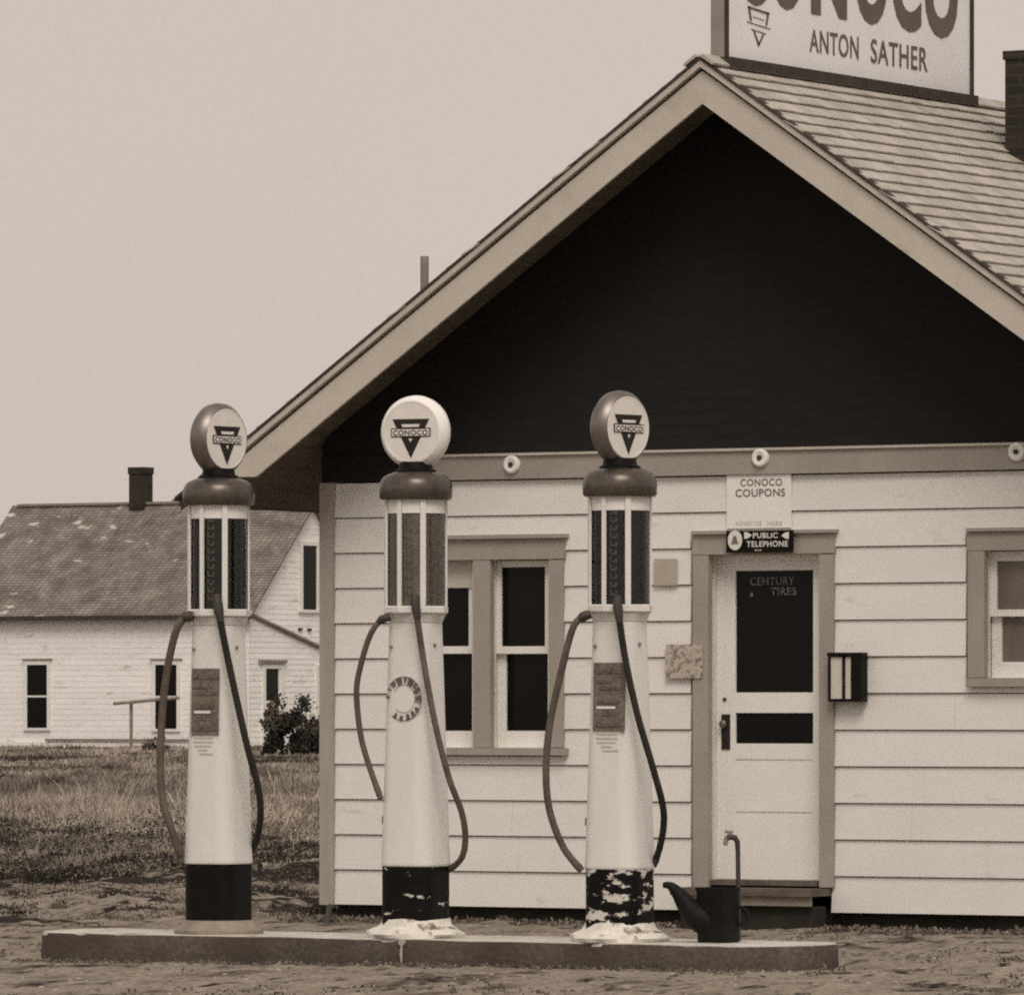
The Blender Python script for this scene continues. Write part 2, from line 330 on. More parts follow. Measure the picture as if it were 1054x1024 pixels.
def build_ground():
    def graded(fine0, fine1, step, lo, hi, g=1.16):
        a = list(np.arange(fine0, fine1, step)); s = step
        while a[-1] < hi: s *= g; a.append(a[-1] + s)
        s = step; b = []; q = fine0
        while q > lo: s *= g; q -= s; b.append(q)
        return np.array(b[::-1] + a)
    U = graded(-6, 4.5, .045, -3500, 3500, 1.14)
    V1 = np.arange(33., 62., .06); V2 = [V1[-1]]; s = .08
    while V2[-1] < 4500: s = min(s * 1.035, 400) if V2[-1] < 200 else s * 1.2; V2.append(V2[-1] + s)
    V0 = [33.]; s = .08
    while V0[-1] > -400: s *= 1.2; V0.append(V0[-1] - s)
    V = np.concatenate([np.array(V0[:0:-1]), V1, np.array(V2[1:])])
    uu, vv = np.meshgrid(U, V)
    x = CX + uu * Rv.x + vv * Fv.x; y = CY + uu * Rv.y + vv * Fv.y
    z = ground_z(x, y)
    far = sstep(np.hypot(uu, vv - 60), 250, 900); z = z * (1 - far) + far * .2
    n, m = len(U), len(V)
    co = np.stack([x, y, z], -1).reshape(-1, 3).astype(np.float32)
    i = np.arange(m - 1)[:, None] * n + np.arange(n - 1)[None, :]
    q = np.stack([i, i + 1, i + n + 1, i + n], -1).reshape(-1).astype(np.int32)
    me = bpy.data.meshes.new('ground'); me.vertices.add(len(co)); me.vertices.foreach_set('co', co.reshape(-1))
    nf = (m - 1) * (n - 1); me.loops.add(nf * 4); me.loops.foreach_set('vertex_index', q)
    me.polygons.add(nf); me.polygons.foreach_set('loop_start', np.arange(0, nf * 4, 4, dtype=np.int32))
    me.polygons.foreach_set('loop_total', np.full(nf, 4, np.int32)); me.update(calc_edges=True)
    me.polygons.foreach_set('use_smooth', np.ones(nf, bool))
    m_ = mat('dry_dirt_lot', A(131, 115, 99, .92), .95, .26, 5, (1, .35, 1), bump=1., bscale=22, fine=.30, fscale=26,
             patch=(A(78, 64, 52, .92), .62, 2.2, .05), spec=.1)
    nt = m_.node_tree
    # dark damp mud in the wheel ruts left of the island and soil under the field
    me.attributes.new('mud', 'FLOAT', 'POINT')
    d = vv; fx = x; ruts = sstep(d, 41.5, 45) * (1 - sstep(d, 60, 64)) * (1 - sstep(fx, -4.6, -3.4)) * np.clip(.36 + 6.0 * fbm(x * 1.1, y * 1.25 - .2 * x, 5, 51) + 1.6 * vnoise(x * 8, y * 5, 52) + 1.2 * vnoise(x * 17, y * 9, 53), 0, 1)
    soil = np.clip(.62 + 1.6 * fbm(x * 1.1, y * .8, 4, 57), .1, 1) * sstep(d, 52, 60) * (1 - sstep(fx, -3.6, -2.8)) * (1 - .4 * sstep(d, 80, 130))
    edge = .6 * np.clip(6 * (fbm(x * 2.0, y * 2.4, 4, 63) - .2), 0, 1) * (1 - sstep(np.abs(vv - 41), 6, 8)) * (1 - ruts)
    pep = .6 * np.clip(6 * (vnoise(x * 13, y * 4.5, 65) + .7 * vnoise(x * 24, y * 8, 66) - .26), 0, 1) * (vv < 62)
    mud = np.clip(np.maximum(np.maximum(np.maximum(ruts, soil), edge), pep), 0, 1)
    me.attributes['mud'].data.foreach_set('value', mud.reshape(-1).astype(np.float32))
    b = next(q for q in nt.nodes if q.type == 'BSDF_PRINCIPLED'); src = b.inputs['Base Color'].links[0].from_socket
    at = nd(nt, 'ShaderNodeAttribute', attribute_name='mud'); mx = nd(nt, 'ShaderNodeMix', data_type='RGBA')
    tcm = nd(nt, 'ShaderNodeTexCoord'); mpm = nd(nt, 'ShaderNodeMapping'); mpm.inputs['Scale'].default_value = (1, .45, 1); nt.links.new(tcm.outputs['Object'], mpm.inputs['Vector'])
    nm = nd(nt, 'ShaderNodeTexNoise', Scale=9., Detail=9., Roughness=.72); nt.links.new(mpm.outputs[0], nm.inputs['Vector'])
    ma = nd(nt, 'ShaderNodeMath', operation='MULTIPLY_ADD'); nt.links.new(nm.outputs['Fac'], ma.inputs[0]); ma.inputs[1].default_value = 2.6; ma.inputs[2].default_value = -1.36
    mb_ = nd(nt, 'ShaderNodeMath', operation='ADD'); nt.links.new(at.outputs['Fac'], mb_.inputs[0]); nt.links.new(ma.outputs[0], mb_.inputs[1])
    mrm = nd(nt, 'ShaderNodeMapRange'); mrm.inputs['From Min'].default_value = .22; mrm.inputs['From Max'].default_value = .72; nt.links.new(mb_.outputs[0], mrm.inputs['Value'])
    nt.links.new(mrm.outputs[0], mx.inputs['Factor']); nt.links.new(src, mx.inputs['A']); mx.inputs['B'].default_value = (.024, .020, .016, 1)
    nt.links.new(mx.outputs['Result'], b.inputs['Base Color'])
    me.materials.append(m_)
    o = bpy.data.objects.new('ground', me); COL.objects.link(o); o['kind'] = 'structure'
build_ground()

# ------------------------------------------------------------------ filling station
st = empty('filling_station', (0, 0, 0))
tag(st, 'white clapboard filling station with black gable and steep shingled roof', 'building')
XL, XR, LEN = onY(333, 720, 0).x, -onY(333, 720, 0).x, 7.6
Z_SB = onY(1000, 941, 0).z; Z_ST = onY(920, 486, 0).z; Z_FT = onY(920, 459.5, 0).z
OH = .71                                                    # gable overhang
PITCH = .684; ZR = onY(720, 58, -OH).z - .03                # top of the roof deck at the ridge
XE = -onY(187, 510, -OH).x                                  # eave half-span
def zroof(x): return ZR - PITCH * abs(x)

# openings (X0, X1, Z0, Z1)
op_w = rect(404, 551, 581, 778, 0); op_d = rect(713, 546, 858, 946, 0); op_r = rect(996, 543, 1128, 707, 0)
ops = [op_w, op_d, op_r]
def siding(mb, x0, x1, z0, z1, n, ops, y=0.):
    h = (z1 - z0) / n
    for i in range(n):
        b0, b1 = z0 + i * h, z0 + (i + 1) * h
        cuts = sorted({b0, b1, *[q for o in ops for q in (o[2], o[3]) if b0 < q < b1]})
        tone = 1 + random.uniform(-.025, .025)
        for c0, c1 in zip(cuts, cuts[1:]):
            segs = [(x0, x1)]
            for o in ops:
                if o[2] < (c0 + c1) / 2 < o[3]:
                    segs = [t for a, b in segs for t in ((a, min(b, o[0])), (max(a, o[1]), b)) if t[1] - t[0] > 1e-4]
            for a, b in segs:
                if b - a > 1.6 and c1 - c0 > .15:
                    j = random.uniform(a + .5, b - .5); parts = [(a, j - .0008), (j + .0008, b)]
                else: parts = [(a, b)]
                for a, b in parts:
                  def yy(z): return y - .030 + .015 * (z - b0) / h
                  ya, yb = yy(c0), yy(c1)
                  gap = .007 if c1 == b1 else 0
                  vs = [(a, ya, c0), (b, ya, c0), (b, yb, c1 - gap), (a, yb, c1 - gap), (a, y + .02, c0), (b, y + .02, c0), (b, y + .02, c1 - gap), (a, y + .02, c1 - gap)]
                  mb.add(vs, [(0, 1, 2, 3), (4, 7, 6, 5), (0, 4, 5, 1), (3, 2, 6, 7), (0, 3, 7, 4), (1, 5, 6, 2)], tone)
xcb = onY(346.6, 720, 0).x
mb = MB(); siding(mb, xcb + .002, -xcb - .002, Z_SB, Z_ST, 12, ops); mb.build('siding', M['siding'], st)
# wall core behind the boards, with the openings left open
mb = MB()
xs = [XL + .02, op_w[0], op_w[1], op_d[0], op_d[1], op_r[0], op_r[1], XR - .02]
for i in range(0, 8, 2): mb.box(xs[i], xs[i + 1], .024, .16, Z_SB + .02, Z_ST)
for o in ops:
    if o[2] > Z_SB + .05: mb.box(o[0], o[1], .024, .16, Z_SB + .02, o[2])
    mb.box(o[0], o[1], .024, .16, o[3], Z_ST)
mb.build('wall_core', M['found'], st)
mb = MB()
for sx in (-1, 1):
    x = XR * sx
    mb.box(x - .02 * sx, x - .16 * sx, .165, LEN - .7, Z_SB, Z_FT - .1)
mb.box(XL + .16, XR - .16, LEN - .86, LEN - .7, Z_SB, Z_FT)
mb.prism([(XL + .2, LEN - .70, Z_FT + .002), (XR - .2, LEN - .70, Z_FT + .002), (0, LEN - .70, zroof(0) - .1)], (0, -.1, 0))
mb.build('rear_walls', M['siding'], st)
for sx in (-1, 1):
    mb = MB(); mb.box(sx * -xcb, sx * XR, -.05, .02, Z_SB - .004, Z_ST - .002); mb.build('corner_board', M['corner'], st)
mb = MB(); mb.box(XL + .08, XR - .08, .05, LEN - .75, -.2, Z_SB + .018); mb.build('foundation', M['found'], st)
# frieze and gable
xf = onY(416, 490, 0).x
mb = MB(); mb.box(xf, XR + .02, -.055, .02, Z_ST + .002, Z_FT - .012); mb.build('frieze_board', M['trim'], st)
mb = MB(); mb.box(xf, XR + .02, -.075, .02, Z_FT - .010, Z_FT + .006); mb.build('frieze_moulding', M['barge'], st)
mb = MB()
und = .035                                                   # roof deck thickness, measured vertically
gx0 = (ZR - und - Z_ST) / PITCH
zg = Z_FT + .008
n = 30; hh = (zroof(0) - und - zg) / n
for i in range(n):
    a, b = zg + i * hh, zg + (i + 1) * hh
    xa, xb = (ZR - und - a) / PITCH - .002, max((ZR - und - b) / PITCH - .002, .001)
    xa = min(xa, XR + .0); xb = min(xb, XR)
    mb.add([(-xa, -.0075, a), (xa, -.0075, a), (xb, -.006, b), (-xb, -.006, b), (-xa, .02, a), (xa, .02, a)], [(0, 1, 2, 3), (0, 4, 5, 1)], random.uniform(.97, 1.03))
mb.add([(XL, -.024, Z_ST + .001), (xf - .002, -.024, Z_ST + .001), (xf - .002, -.024, zg), (XL, -.024, zg)], [(0, 1, 2, 3)])
mb.build('gable_wall', M['gable'], st)

# roof
mb = MB()
for sx in (-1, 1):
    mb.prism([(0, -OH, ZR), (sx * XE, -OH, zroof(XE)), (sx * XE, -OH, zroof(XE) - und), (0, -OH, ZR - und)], (0, LEN + OH, 0))
roof = mb.build('roof', M['soffit'], st)
ca, sa = 1 / math.hypot(1, PITCH), PITCH / math.hypot(1, PITCH)
expo = .1335
mb = MB()
SL = XE / ca + .035
ncourse = int(SL / expo) + 1
for sx in (-1, 1):
    for c in range(ncourse):
        s1 = SL - c * expo                                   # butt end, measured down the slope from the ridge
        s0 = max(s1 - expo - .02, .0)
        wob = random.uniform(-.006, .006)
        y = -OH - random.uniform(.05, .075)
        while y < LEN:
            w = random.uniform(.09, .24); y1 = min(y + w, LEN + .02)
            tk = random.uniform(.025, .029); e = s1 + wob + random.uniform(-.005, .005)
            def P(s, h, yy): return (sx * (s * ca + h * sa), yy, ZR - s * sa + h * ca)
            vs = [P(s0, .003, y), P(s0, .003, y1 - .003), P(e, .016, y1 - .003), P(e, .016, y), P(s0, .008, y), P(s0, .008, y1 - .003), P(e, tk, y1 - .003), P(e, tk, y)]
            fs = [(4, 5, 6, 7), (7, 6, 2, 3), (0, 4, 7, 3), (5, 1, 2, 6), (3, 2, 1, 0)]
            if sx > 0: fs = [f[::-1] for f in fs]
            t = random.choice([.90, .96, 1.0, 1.0, 1.03, 1.06]) * random.uniform(.98, 1.02)
            mb.add(vs, fs, t); y = y1
mb.build('shingles', M['shingle'], roof)
mb = MB()
for sx in (-1, 1):
    def P(s, h): return (sx * (s * ca + h * sa), -OH - .085, ZR - s * sa + h * ca)
    mb.prism([P(0, .024), P(.105, .026), P(.105, .042), P(-.0, .044)], (0, LEN + OH + .1, 0), .95)
mb.build('ridge_cap', M['shingle'], roof)
mbB, mbM, mbD = MB(), MB(), MB()
zcut = onY(250, 491, -OH).z
for sx in (-1, 1):
    def q(x, dz, y): return (sx * x, y, zroof(x) + dz)
    bt, bb = -.066, -.268
    xa = (ZR + bt - zcut) / PITCH; xb = (ZR + bb - zcut) / PITCH
    mbB.prism([q(0, bt, -OH - .012), q(xa, bt, -OH - .012), q(xb, bb, -OH - .012), q(0, bb, -OH - .012)], (0, -.022, 0))
    xm_ = xa + .06
    mbM.prism([q(0, .0, -OH - .004), q(xm_, .0, -OH - .004), q(xm_, -.042, -OH - .004), q(0, -.042, -OH - .004)], (0, -.058, 0))
    mbD.prism([q(0, .022, -OH + .0), q(XE + .01, .022, -OH + .0), q(XE + .01, .002, -OH + .0), q(0, .002, -OH + .0)], (0, -.070, 0))  # dark strip between the shingles and the moulding
    mbD.prism([q(0, -.044, -OH - .001), q(XE, -.044, -OH - .001), q(XE, -.07, -OH - .001), q(0, -.07, -OH - .001)], (0, -.008, 0))  # dark strip paints the shade in the gap between moulding and bargeboard
    x = XE * sx
    mbE = MB(); mbE.prism([(x, -OH, zroof(XE) - .001), (x, -OH, zroof(XE) - .045), (x + sx * .02, -OH, zroof(XE) - .045), (x + sx * .02, -OH, zroof(XE) - .012)], (0, LEN + OH - .02, 0)); mbE.build('eave_board', M['soffit'], st)
mbB.build('bargeboard', M['barge'], st); mbM.build('rake_moulding', M['mould'], st); mbD.build('dark_rake_strips', M['wood_dark'], st)

# brick chimney on the right slope
c0 = onY(1034.5, 165, 2.2)
mb = MB(); ztop = onY(1034, 62, 2.2).z; cx0 = c0.x
mb.box(cx0, cx0 + .62, 2.2, 2.82, zroof(cx0 + .62) - .05, ztop)
mb.box(cx0 - .012, cx0 + .632, 2.188, 2.832, ztop + .001, onY(1034, 53, 2.2).z)
mb.box(cx0 + .12, cx0 + .5, 2.32, 2.7, onY(1034, 53, 2.2).z + .001, onY(1034, 53, 2.2).z + .05)
mb.build('chimney', M['brick'], st)
# stovepipe rising through the far slope
p = onY(437, 300, .8)
mb = MB(); zt = onY(437, 264, .8).z
mb.lathe([(zroof(p.x) - .05 - p.z, .028), (zt - p.z, .028)], p, n=16); mb.lathe([(zroof(p.x) - .06 - p.z, .1), (zroof(p.x) + .07 - p.z, .034)], p, n=16)
mb.build('stovepipe', M['weathered'], st)

# lamps on the frieze
for (lx, ly) in ((527, 478), (783, 471), (1047, 465)):
    p = onY(lx, ly, -.06); mb = MB()
    mb.lathe([(0, .0001), (0, .060), (.012, .060), (.024, .052), (.027, .040), (.018, .022), (.016, .0001)], p + Vector((0, .004, 0)), (0, -1, 0), n=24)
    ls = mb.build('porcelain_lamp_holder', M['rim_white'], st)
    mb = MB(); mb.lathe([(.0, .016), (.016, .016), (.019, .012), (.019, .0001)], p + Vector((0, -.011, 0)), (0, -1, 0), n=14); mb.build('socket', M['iron'], ls)

# ---- paired sash window
def sash(parent, outer, glass, Y, m_glass, t=.035, nm='sash'):
    X0, X1, Z0, Z1 = rect(*outer, Y); g0, g1, h0, h1 = rect(*glass, Y)
    mb = MB(); mb.box(X0, g0, Y, Y + t, Z0, Z1); mb.box(g1, X1, Y, Y + t, Z0, Z1); mb.box(g0, g1, Y, Y + t, Z0, h0); mb.box(g0, g1, Y, Y + t, h1, Z1)
    s = mb.build(nm, M['white'], parent)
    mb = MB(); mb.box(g0 - .003, g1 + .003, Y + .014, Y + .02, h0 - .003, h1 + .003); mb.build('pane', m_glass, s)
    return s
def casing(parent, mbx, m): return mbx.build('casing', m, parent)
win = empty('window', onY(492, 777, 0)); win.parent = st; win.location = onY(492, 777, 0)
mb = MB(); Yc = -.05
mb.pbox(407, 576.2, 426, 769, Yc, .0); mb.pbox(487, 576.2, 504.5, 769, Yc, .0); mb.pbox(565, 576.2, 579, 769, Yc, .0); mb.pbox(406, 555, 580, 576, Yc - .004, .0)
casing(win, mb, M['trim'])
mb = MB(); mb.pbox(403, 550.5, 581, 554.6, Yc - .035, .0); mb.build('drip_cap', M['trim'], win)
mb = MB(); mb.pbox(404, 769.5, 581, 777, Yc - .03, .03); mb.build('sill', M['trim'], win)
mb = MB()
for x0, x1 in ((426, 487), (504.5, 565)):
    X0, X1, Z0, Z1 = rect(x0, 576, x1, 769, 0)
    mb.box(X0 - .05, X0 - .0005, .001, .14, Z0, Z1); mb.box(X1 + .0005, X1 + .05, .001, .14, Z0, Z1); mb.box(X0, X1, .001, .14, Z1 + .001, Z1 + .03); mb.box(X0, X1, .004, .14, Z0 - .03, Z0 - .001)
    mb.box(X0, X0 + .02, .02, .045, Z0, Z1); mb.box(X1 - .02, X1, .02, .045, Z0, Z1)
mb.build('jamb', M['reveal'], win)
for dx in (0, -78.5):
    sash(win, (508 + dx, 577, 566 + dx, 672.5), (516 + dx, 583.5, 561 + dx, 665), .048, M['glass'], nm='upper_sash')
    sash(win, (512 + dx, 666, 569 + dx, 769), (521 + dx, 673, 564.5 + dx, 752), .085, M['glass'], nm='lower_sash')
mb = MB(); mb.pbox(431, 579, 488.5, 605, .034, .042); tag(mb.build('roller_blind', M['barge'], win), 'tan blind drawn partway down the left sash')

# ---- single window at the right
wr = empty('window', onY(1060, 707, 0)); wr.parent = st; wr.location = onY(1060, 707, 0)
mb = MB()
mb.pbox(996, 566, 1013, 697, Yc, 0); mb.pbox(1110, 566, 1127, 697, Yc, 0); mb.pbox(995, 546.5, 1128, 565.8, Yc - .004, 0)
casing(wr, mb, M['trim'])
mb = MB(); mb.pbox(994, 542.5, 1129, 546, Yc - .03, 0); mb.build('drip_cap', M['trim'], wr)
mb = MB(); mb.pbox(995, 697.5, 1128, 706.5, Yc - .025, .03); mb.build('sill', M['trim'], wr)
X0, X1, Z0, Z1 = rect(1013, 566, 1110, 697, 0); mb = MB()
mb.box(X0 - .05, X0 - .0005, .001, .14, Z0, Z1); mb.box(X1 + .0005, X1 + .05, .001, .14, Z0, Z1); mb.box(X0, X1, .001, .14, Z1 + .001, Z1 + .03); mb.box(X0, X1, .004, .14, Z0 - .03, Z0 - .001)
mb.box(X0, X0 + .02, .02, .045, Z0, Z1); mb.box(X1 - .02, X1, .02, .045, Z0, Z1)
mb.build('jamb', M['reveal'], wr)
sash(wr, (1017, 567, 1114, 634), (1026, 577, 1105, 627), .048, M['curtain_glass'], nm='upper_sash')
sash(wr, (1021, 627.5, 1118, 698), (1031, 634.5, 1108, 681), .085, M['curtain_glass'], nm='lower_sash')

# ---- door
dr = empty('door', onY(790, 905, .09)); dr.parent = st; dr.location = onY(790, 905, .09)
mb = MB(); mb.pbox(713, 570.5, 729, 913, Yc, 0); mb.pbox(843, 570.5, 857.5, 913, Yc, 0); mb.pbox(712.5, 549.5, 858, 570, Yc - .004, 0)
mb.build('casing', M['trim'], dr)
mb = MB(); mb.pbox(711.5, 545.5, 859, 549, Yc - .03, 0); mb.build('drip_cap', M['trim'], dr)
X0, X1, Z0, Z1 = rect(729, 570.5, 843, 912, 0); mb = MB()
mb.box(X0 - .05, X0 - .0005, .001, .17, Z0, Z1); mb.box(X1 + .0005, X1 + .05, .001, .17, Z0, Z1); mb.box(X0, X1, .001, .17, Z1 + .001, Z1 + .03)
mb.box(X0, X0 + .016, .05, .085, Z0, Z1)
mb.build('jamb', M['reveal'], dr)
Yd = .088; mb = MB()
DX0, DX1, DZ0, DZ1 = rect(738, 571, 847, 905, Yd)
gl = rect(757, 587, 837, 712.5, Yd); pl = rect(757, 733.5, 837, 765, Yd)
mb.box(DX0, gl[0], Yd, Yd + .04, DZ0, DZ1); mb.box(gl[1], DX1, Yd, Yd + .04, DZ0, DZ1)
mb.box(gl[0], gl[1], Yd, Yd + .04, gl[3], DZ1); mb.box(gl[0], gl[1], Yd, Yd + .04, pl[3], gl[2])
zs = [pl[2], onY(797, 782, Yd).z, onY(797, 836, Yd).z, DZ0]
for k in range(3): mb.box(gl[0], gl[1], Yd + .002, Yd + .04, zs[k + 1] + (.005 if k < 2 else 0), zs[k] - (0 if k == 0 else .005))
for k in (1, 2): mb.box(gl[0], gl[1], Yd + .014, Yd + .038, zs[k] - .006, zs[k] + .006)
leaf = mb.build('door_leaf', M['white'], dr)
mb = MB(); mb.box(gl[0] - .002, gl[1] + .002, Yd + .015, Yd + .02, gl[2] - .002, gl[3] + .002); mb.build('pane', M['glass'], dr)
mb = MB(); mb.box(pl[0] - .002, pl[1] + .002, Yd + .015, Yd + .02, pl[2] - .002, pl[3] + .002); tag(mb.build('pane', M['glass'], dr), 'low dark pane across the middle of the door')
mb = MB()
for s_, x0, x1, yb, yt in (('CENTURY', 772, 818, 602.5, 594), ('TIRES', 793, 820, 612.5, 604.5)):
    mb = MB(); a = onY(x0, yb, Yd + .01); b = onY(x1, yb, Yd + .01); c = onY(x0, yt, Yd + .01); text_mb(mb, s_, a, UX, UZ, b.x - a.x, c.z - a.z, .018)
    mb.build('window_lettering', M['glass_ink'], dr)
mb = MB(); a = onY(771, 614, Yd + .01); sheet(mb, [(0, 0), (.03, 0), (.03, .02), (.015, .03)], a, UX, UZ); mb.build('glass_mark', M['glass_ink'], dr)
mb = MB(); mb.pbox(742.5, 735, 751, 771, Yd - .008, Yd); mb.build('lock_plate', M['ink'], dr)
p = onY(744, 745, Yd - .03); mb = MB(); mb.lathe([(-.02, .008), (.006, .010), (.012, .022), (.026, .026), (.036, .018), (.04, .0001)], p + Vector((0, .02, 0)), (0, -1, 0), n=18); mb.build('door_knob', M['rim'], dr)
p = onY(746, 719.5, Yd - .002); mb = MB(); mb.lathe([(-.002, .012), (.006, .012), (.008, .0001)], p, (0, -1, 0), n=14); mb.build('key_cylinder', M['iron'], dr)
for hy in (622, 843):
    p = onY(842.5, hy, -.0); mb = MB(); mb.tube([(X1 - .004, .03, p.z - .04), (X1 - .004, .03, p.z + .04)], .011, 8); mb.build('hinge', M['weathered'], dr)
# threshold and step
mb = MB(); Xa, Xb, _, _ = rect(729, 905, 843, 915, 0)
mb.box(Xa, Xb, -.03, .16, onY(785, 911, 0).z, DZ0 - .002); mb.build('threshold', M['step_dark'], dr)
ds = empty('doorstep', (op_d[0] + .4, -.2, 0)); ds.parent = st; ds.location = (op_d[0] + .4, -.2, 0)
X0, X1, Z0, Z1 = rect(715, 914.5, 851, 922, -.30); mb = MB(); mb.box(op_d[0] + .005, op_d[1] - .005, -.30, -.002, Z0, Z1); mb.build('tread', M['step_dark'], ds)
zr = onY(790, 932, -.27).z; mb = MB(); mb.box(op_d[0] + .03, op_d[1] - .02, -.27, -.24, zr, Z0 - .002); mb.build('riser', M['weathered'], ds)
mb = MB(); mb.box(op_d[0] + .04, op_d[1] - .03, -.22, -.04, -.15, zr - .002); mb.build('base', M['found'], ds)  # dark block set back to stand for the shadow gap under the riser

# ------------------------------------------------------------------ things on the wall
def wall_thing(name, x0, y0, x1, y1, Yf, Yb, m, label, cat):
    X0, X1, Z0, Z1 = rect(x0, y0, x1, y1, Yf); mb = MB(); mb.box(X0, X1, Yf, Yb, Z0, Z1)
    o = mb.build(name, m, None, ((X0 + X1) / 2, Yb, Z0)); return tag(o, label, cat)
def wtext(mb, s, x0, yb, x1, yt, Y, bold=0.):
    a = onY(x0, yb, Y); b = onY(x1, yb, Y); c = onY(x0, yt, Y); text_mb(mb, s, a, UX, UZ, b.x - a.x, c.z - a.z, bold)
cs = wall_thing('coupon_sign', 748, 488.5, 814, 543.5, -.039, -.029, M['board'], 'white painted sign board reading coupons in two lines above the door', 'sign')
for q_ in (('CONOCO', 762, 500.5, 805, 493), ('COUPONS', 757, 511.5, 808, 503.5)): mb = MB(); wtext(mb, *q_, -.042, .012); mb.build('lettering', M['ink_soft'], cs)
for q_ in (('ADVERTISE', 757, 541, 784, 536.5), ('HERE', 790, 541, 805, 536.5)): mb = MB(); wtext(mb, *q_, -.042); mb.build('small_lettering', M['ink_faint'], cs)
ts = wall_thing('telephone_sign', 747.5, 546, 816, 568.5, -.098, -.088, M['black'], 'small black public telephone sign with white bell disc over the door', 'sign')
p = onY(756.5, 556, -.102); mb = MB(); ring = [(.052 * math.cos(a), .062 * math.sin(a)) for a in np.linspace(0, 2 * PI, 29)[:-1]]
sheet(mb, ring, p, UX, UZ); disc = mb.build('bell_disc', M['face'], ts)
mb = MB(); bell = [(-.026, -.022), (.026, -.022), (.026, -.016), (.016, -.006), (.013, .018), (.005, .028), (-.005, .028), (-.013, .018), (-.016, -.006), (-.026, -.016)]
sheet(mb, bell, p + Vector((0, -.004, 0)), UX, UZ); mb.build('bell_mark', M['ink_soft'], disc)
for q_ in (('PUBLIC', 775, 554, 800.5, 548.3), ('TELEPHONE', 768.5, 563, 811, 557), ('PAY', 777, 567.2, 784, 565.2)): mb = MB(); wtext(mb, *q_, -.102, .018); mb.build('lettering', M['face'], ts)
for x0, sgn in ((766, 1), (812, -1)):
    p = onY(x0, 551, -.102); w = .055 * sgn
    arrow = [(0, -.022), (w * .5, -.018), (w, 0), (w * .5, .018), (0, .022)]
    mb = MB(); sheet(mb, arrow if sgn > 0 else arrow[::-1], p, UX, UZ); mb.build('arrow_mark', M['face'], ts)
wall_thing('square_paper', 673, 575, 696.5, 602.5, -.043, -.036, M['paper'], 'plain grey square paper tacked to the siding left of the door', 'notice')
nb = wall_thing('printed_notice', 685, 663, 722.5, 698, -.06, -.052, M['notice'], 'mottled printed notice lapping over the left door casing', 'notice')
# rack of papers at the right of the door
rk = empty('paper_rack', onY(875, 722, -.05)); tag(rk, 'small black wall rack holding two pale leaflets right of the door', 'rack')
mb = MB(); X0, X1, Z0, Z1 = rect(857.5, 671.5, 892, 722, -.05)
mb.box(X0, X1, -.038, -.046, Z0, Z1); mb.box(X0, X1, -.12, -.046, Z0, Z0 + .014); mb.box(X0 - .006, X1, -.12, -.046, Z1 - .022, Z1); mb.box(X1 - .075, X1, -.118, -.0465, Z0 + .015, Z1 - .023)
mb.box(X0, X0 + .012, -.118, -.0465, Z0 + .015, Z1 - .023); xm = onY(868, 700, -.118).x; mb.box(xm - .006, xm + .006, -.122, -.11, Z0 + .015, Z1 - .023)
mb.build('rack_frame', M['black'], rk)
for a, b in ((X0 + .014, xm - .008), (xm + .008, X1 - .078)):
    mb = MB(); mb.box(a, b, -.105, -.0475, Z0 + .018, Z1 - .028); mb.build('leaflet', M['plank'], rk)

# ------------------------------------------------------------------ roof sign
SX = .07
a = onX(746, 61, SX); b = onX(1001, 101.5, SX); ZS = (a.z + b.z) / 2 - .005
sy0, sy1 = a.y, b.y; H = 1.28
rs = empty('roof_sign', (SX - .05, sy0, ZS - .02)); tag(rs, 'large white painted sign with dark frame standing along the roof ridge', 'sign')
mb = MB(); mb.box(SX - .1, SX - .006, sy0 + .04, sy1 - .029, ZS + .019, ZS + H - .05); mb.build('sign_panel', M['sign_white'], rs)
mb = MB(); mb.box(SX - .1, SX - .004, sy0, sy0 + .038, ZS + .02, ZS + H); mb.build('end_board', M['wood_edge'], rs)
mb = MB()
mb.box(SX - .11, SX + .045, sy0 + .0, sy1, ZS - .045, ZS + .018); mb.box(SX - .09, SX + .012, sy0 + .0395, sy1, ZS + H - .048, ZS + H)
mb.box(SX - .003, SX + .014, sy0 + .0, sy0 + .03, ZS + .019, ZS + H - .05); mb.box(SX - .09, SX + .012, sy1 - .028, sy1, ZS + .019, ZS + H - .049)
for k in range(4):
    y = sy0 + .25 + k * (sy1 - sy0 - .5) / 3; mb.box(SX - .075, SX - .03, y - .05, y + .05, ZR - .02, ZS - .046)
mb.build('sign_frame', M['wood_dark'], rs)
def stext(mb, s, x0, x1, y0b, y1b, hpx, bold):
    """lettering on the sign's right face, measured along its baseline"""
    A0 = onX(x0, y0b, SX - .002); A1 = onX(x1, y1b, SX - .002)
    h = onX(x0, y0b - hpx, SX - .002).z - A0.z
    u = (A1 - A0); u.x = 0; w = u.length; u.z = 0; u.normalize()
    text_mb(mb, s, (SX - .002, A0.y, (A0.z + A1.z) / 2), u, UZ, w, h, bold)
mb = MB()
HB = 84
for ch, x0, x1, yb in (('C', 761, 789, 6), ('O', 794, 826, 11), ('N', 835, 872, 18), ('O', 881, 913, 26), ('C', 919, 948.5, 33), ('O', 952, 986, 40)):
    stext(mb, ch, x0, x1, yb - 2, yb + 2 if False else yb + 2, HB, .055)
mb.build('lettering', M['ink_sign'], rs)
for q_ in (('ANTON', 833.5, 884, 53.5, 62, 24, .012), ('SATHER', 896.5, 955, 64.5, 75, 25, .012)): mb = MB(); stext(mb, *q_); mb.build('small_lettering', M['ink_sign'], rs)
mb = MB()
e0 = onX(781, 28, SX - .002); sy = 1 / (.515 * 166) ; sz = 1 / 166.
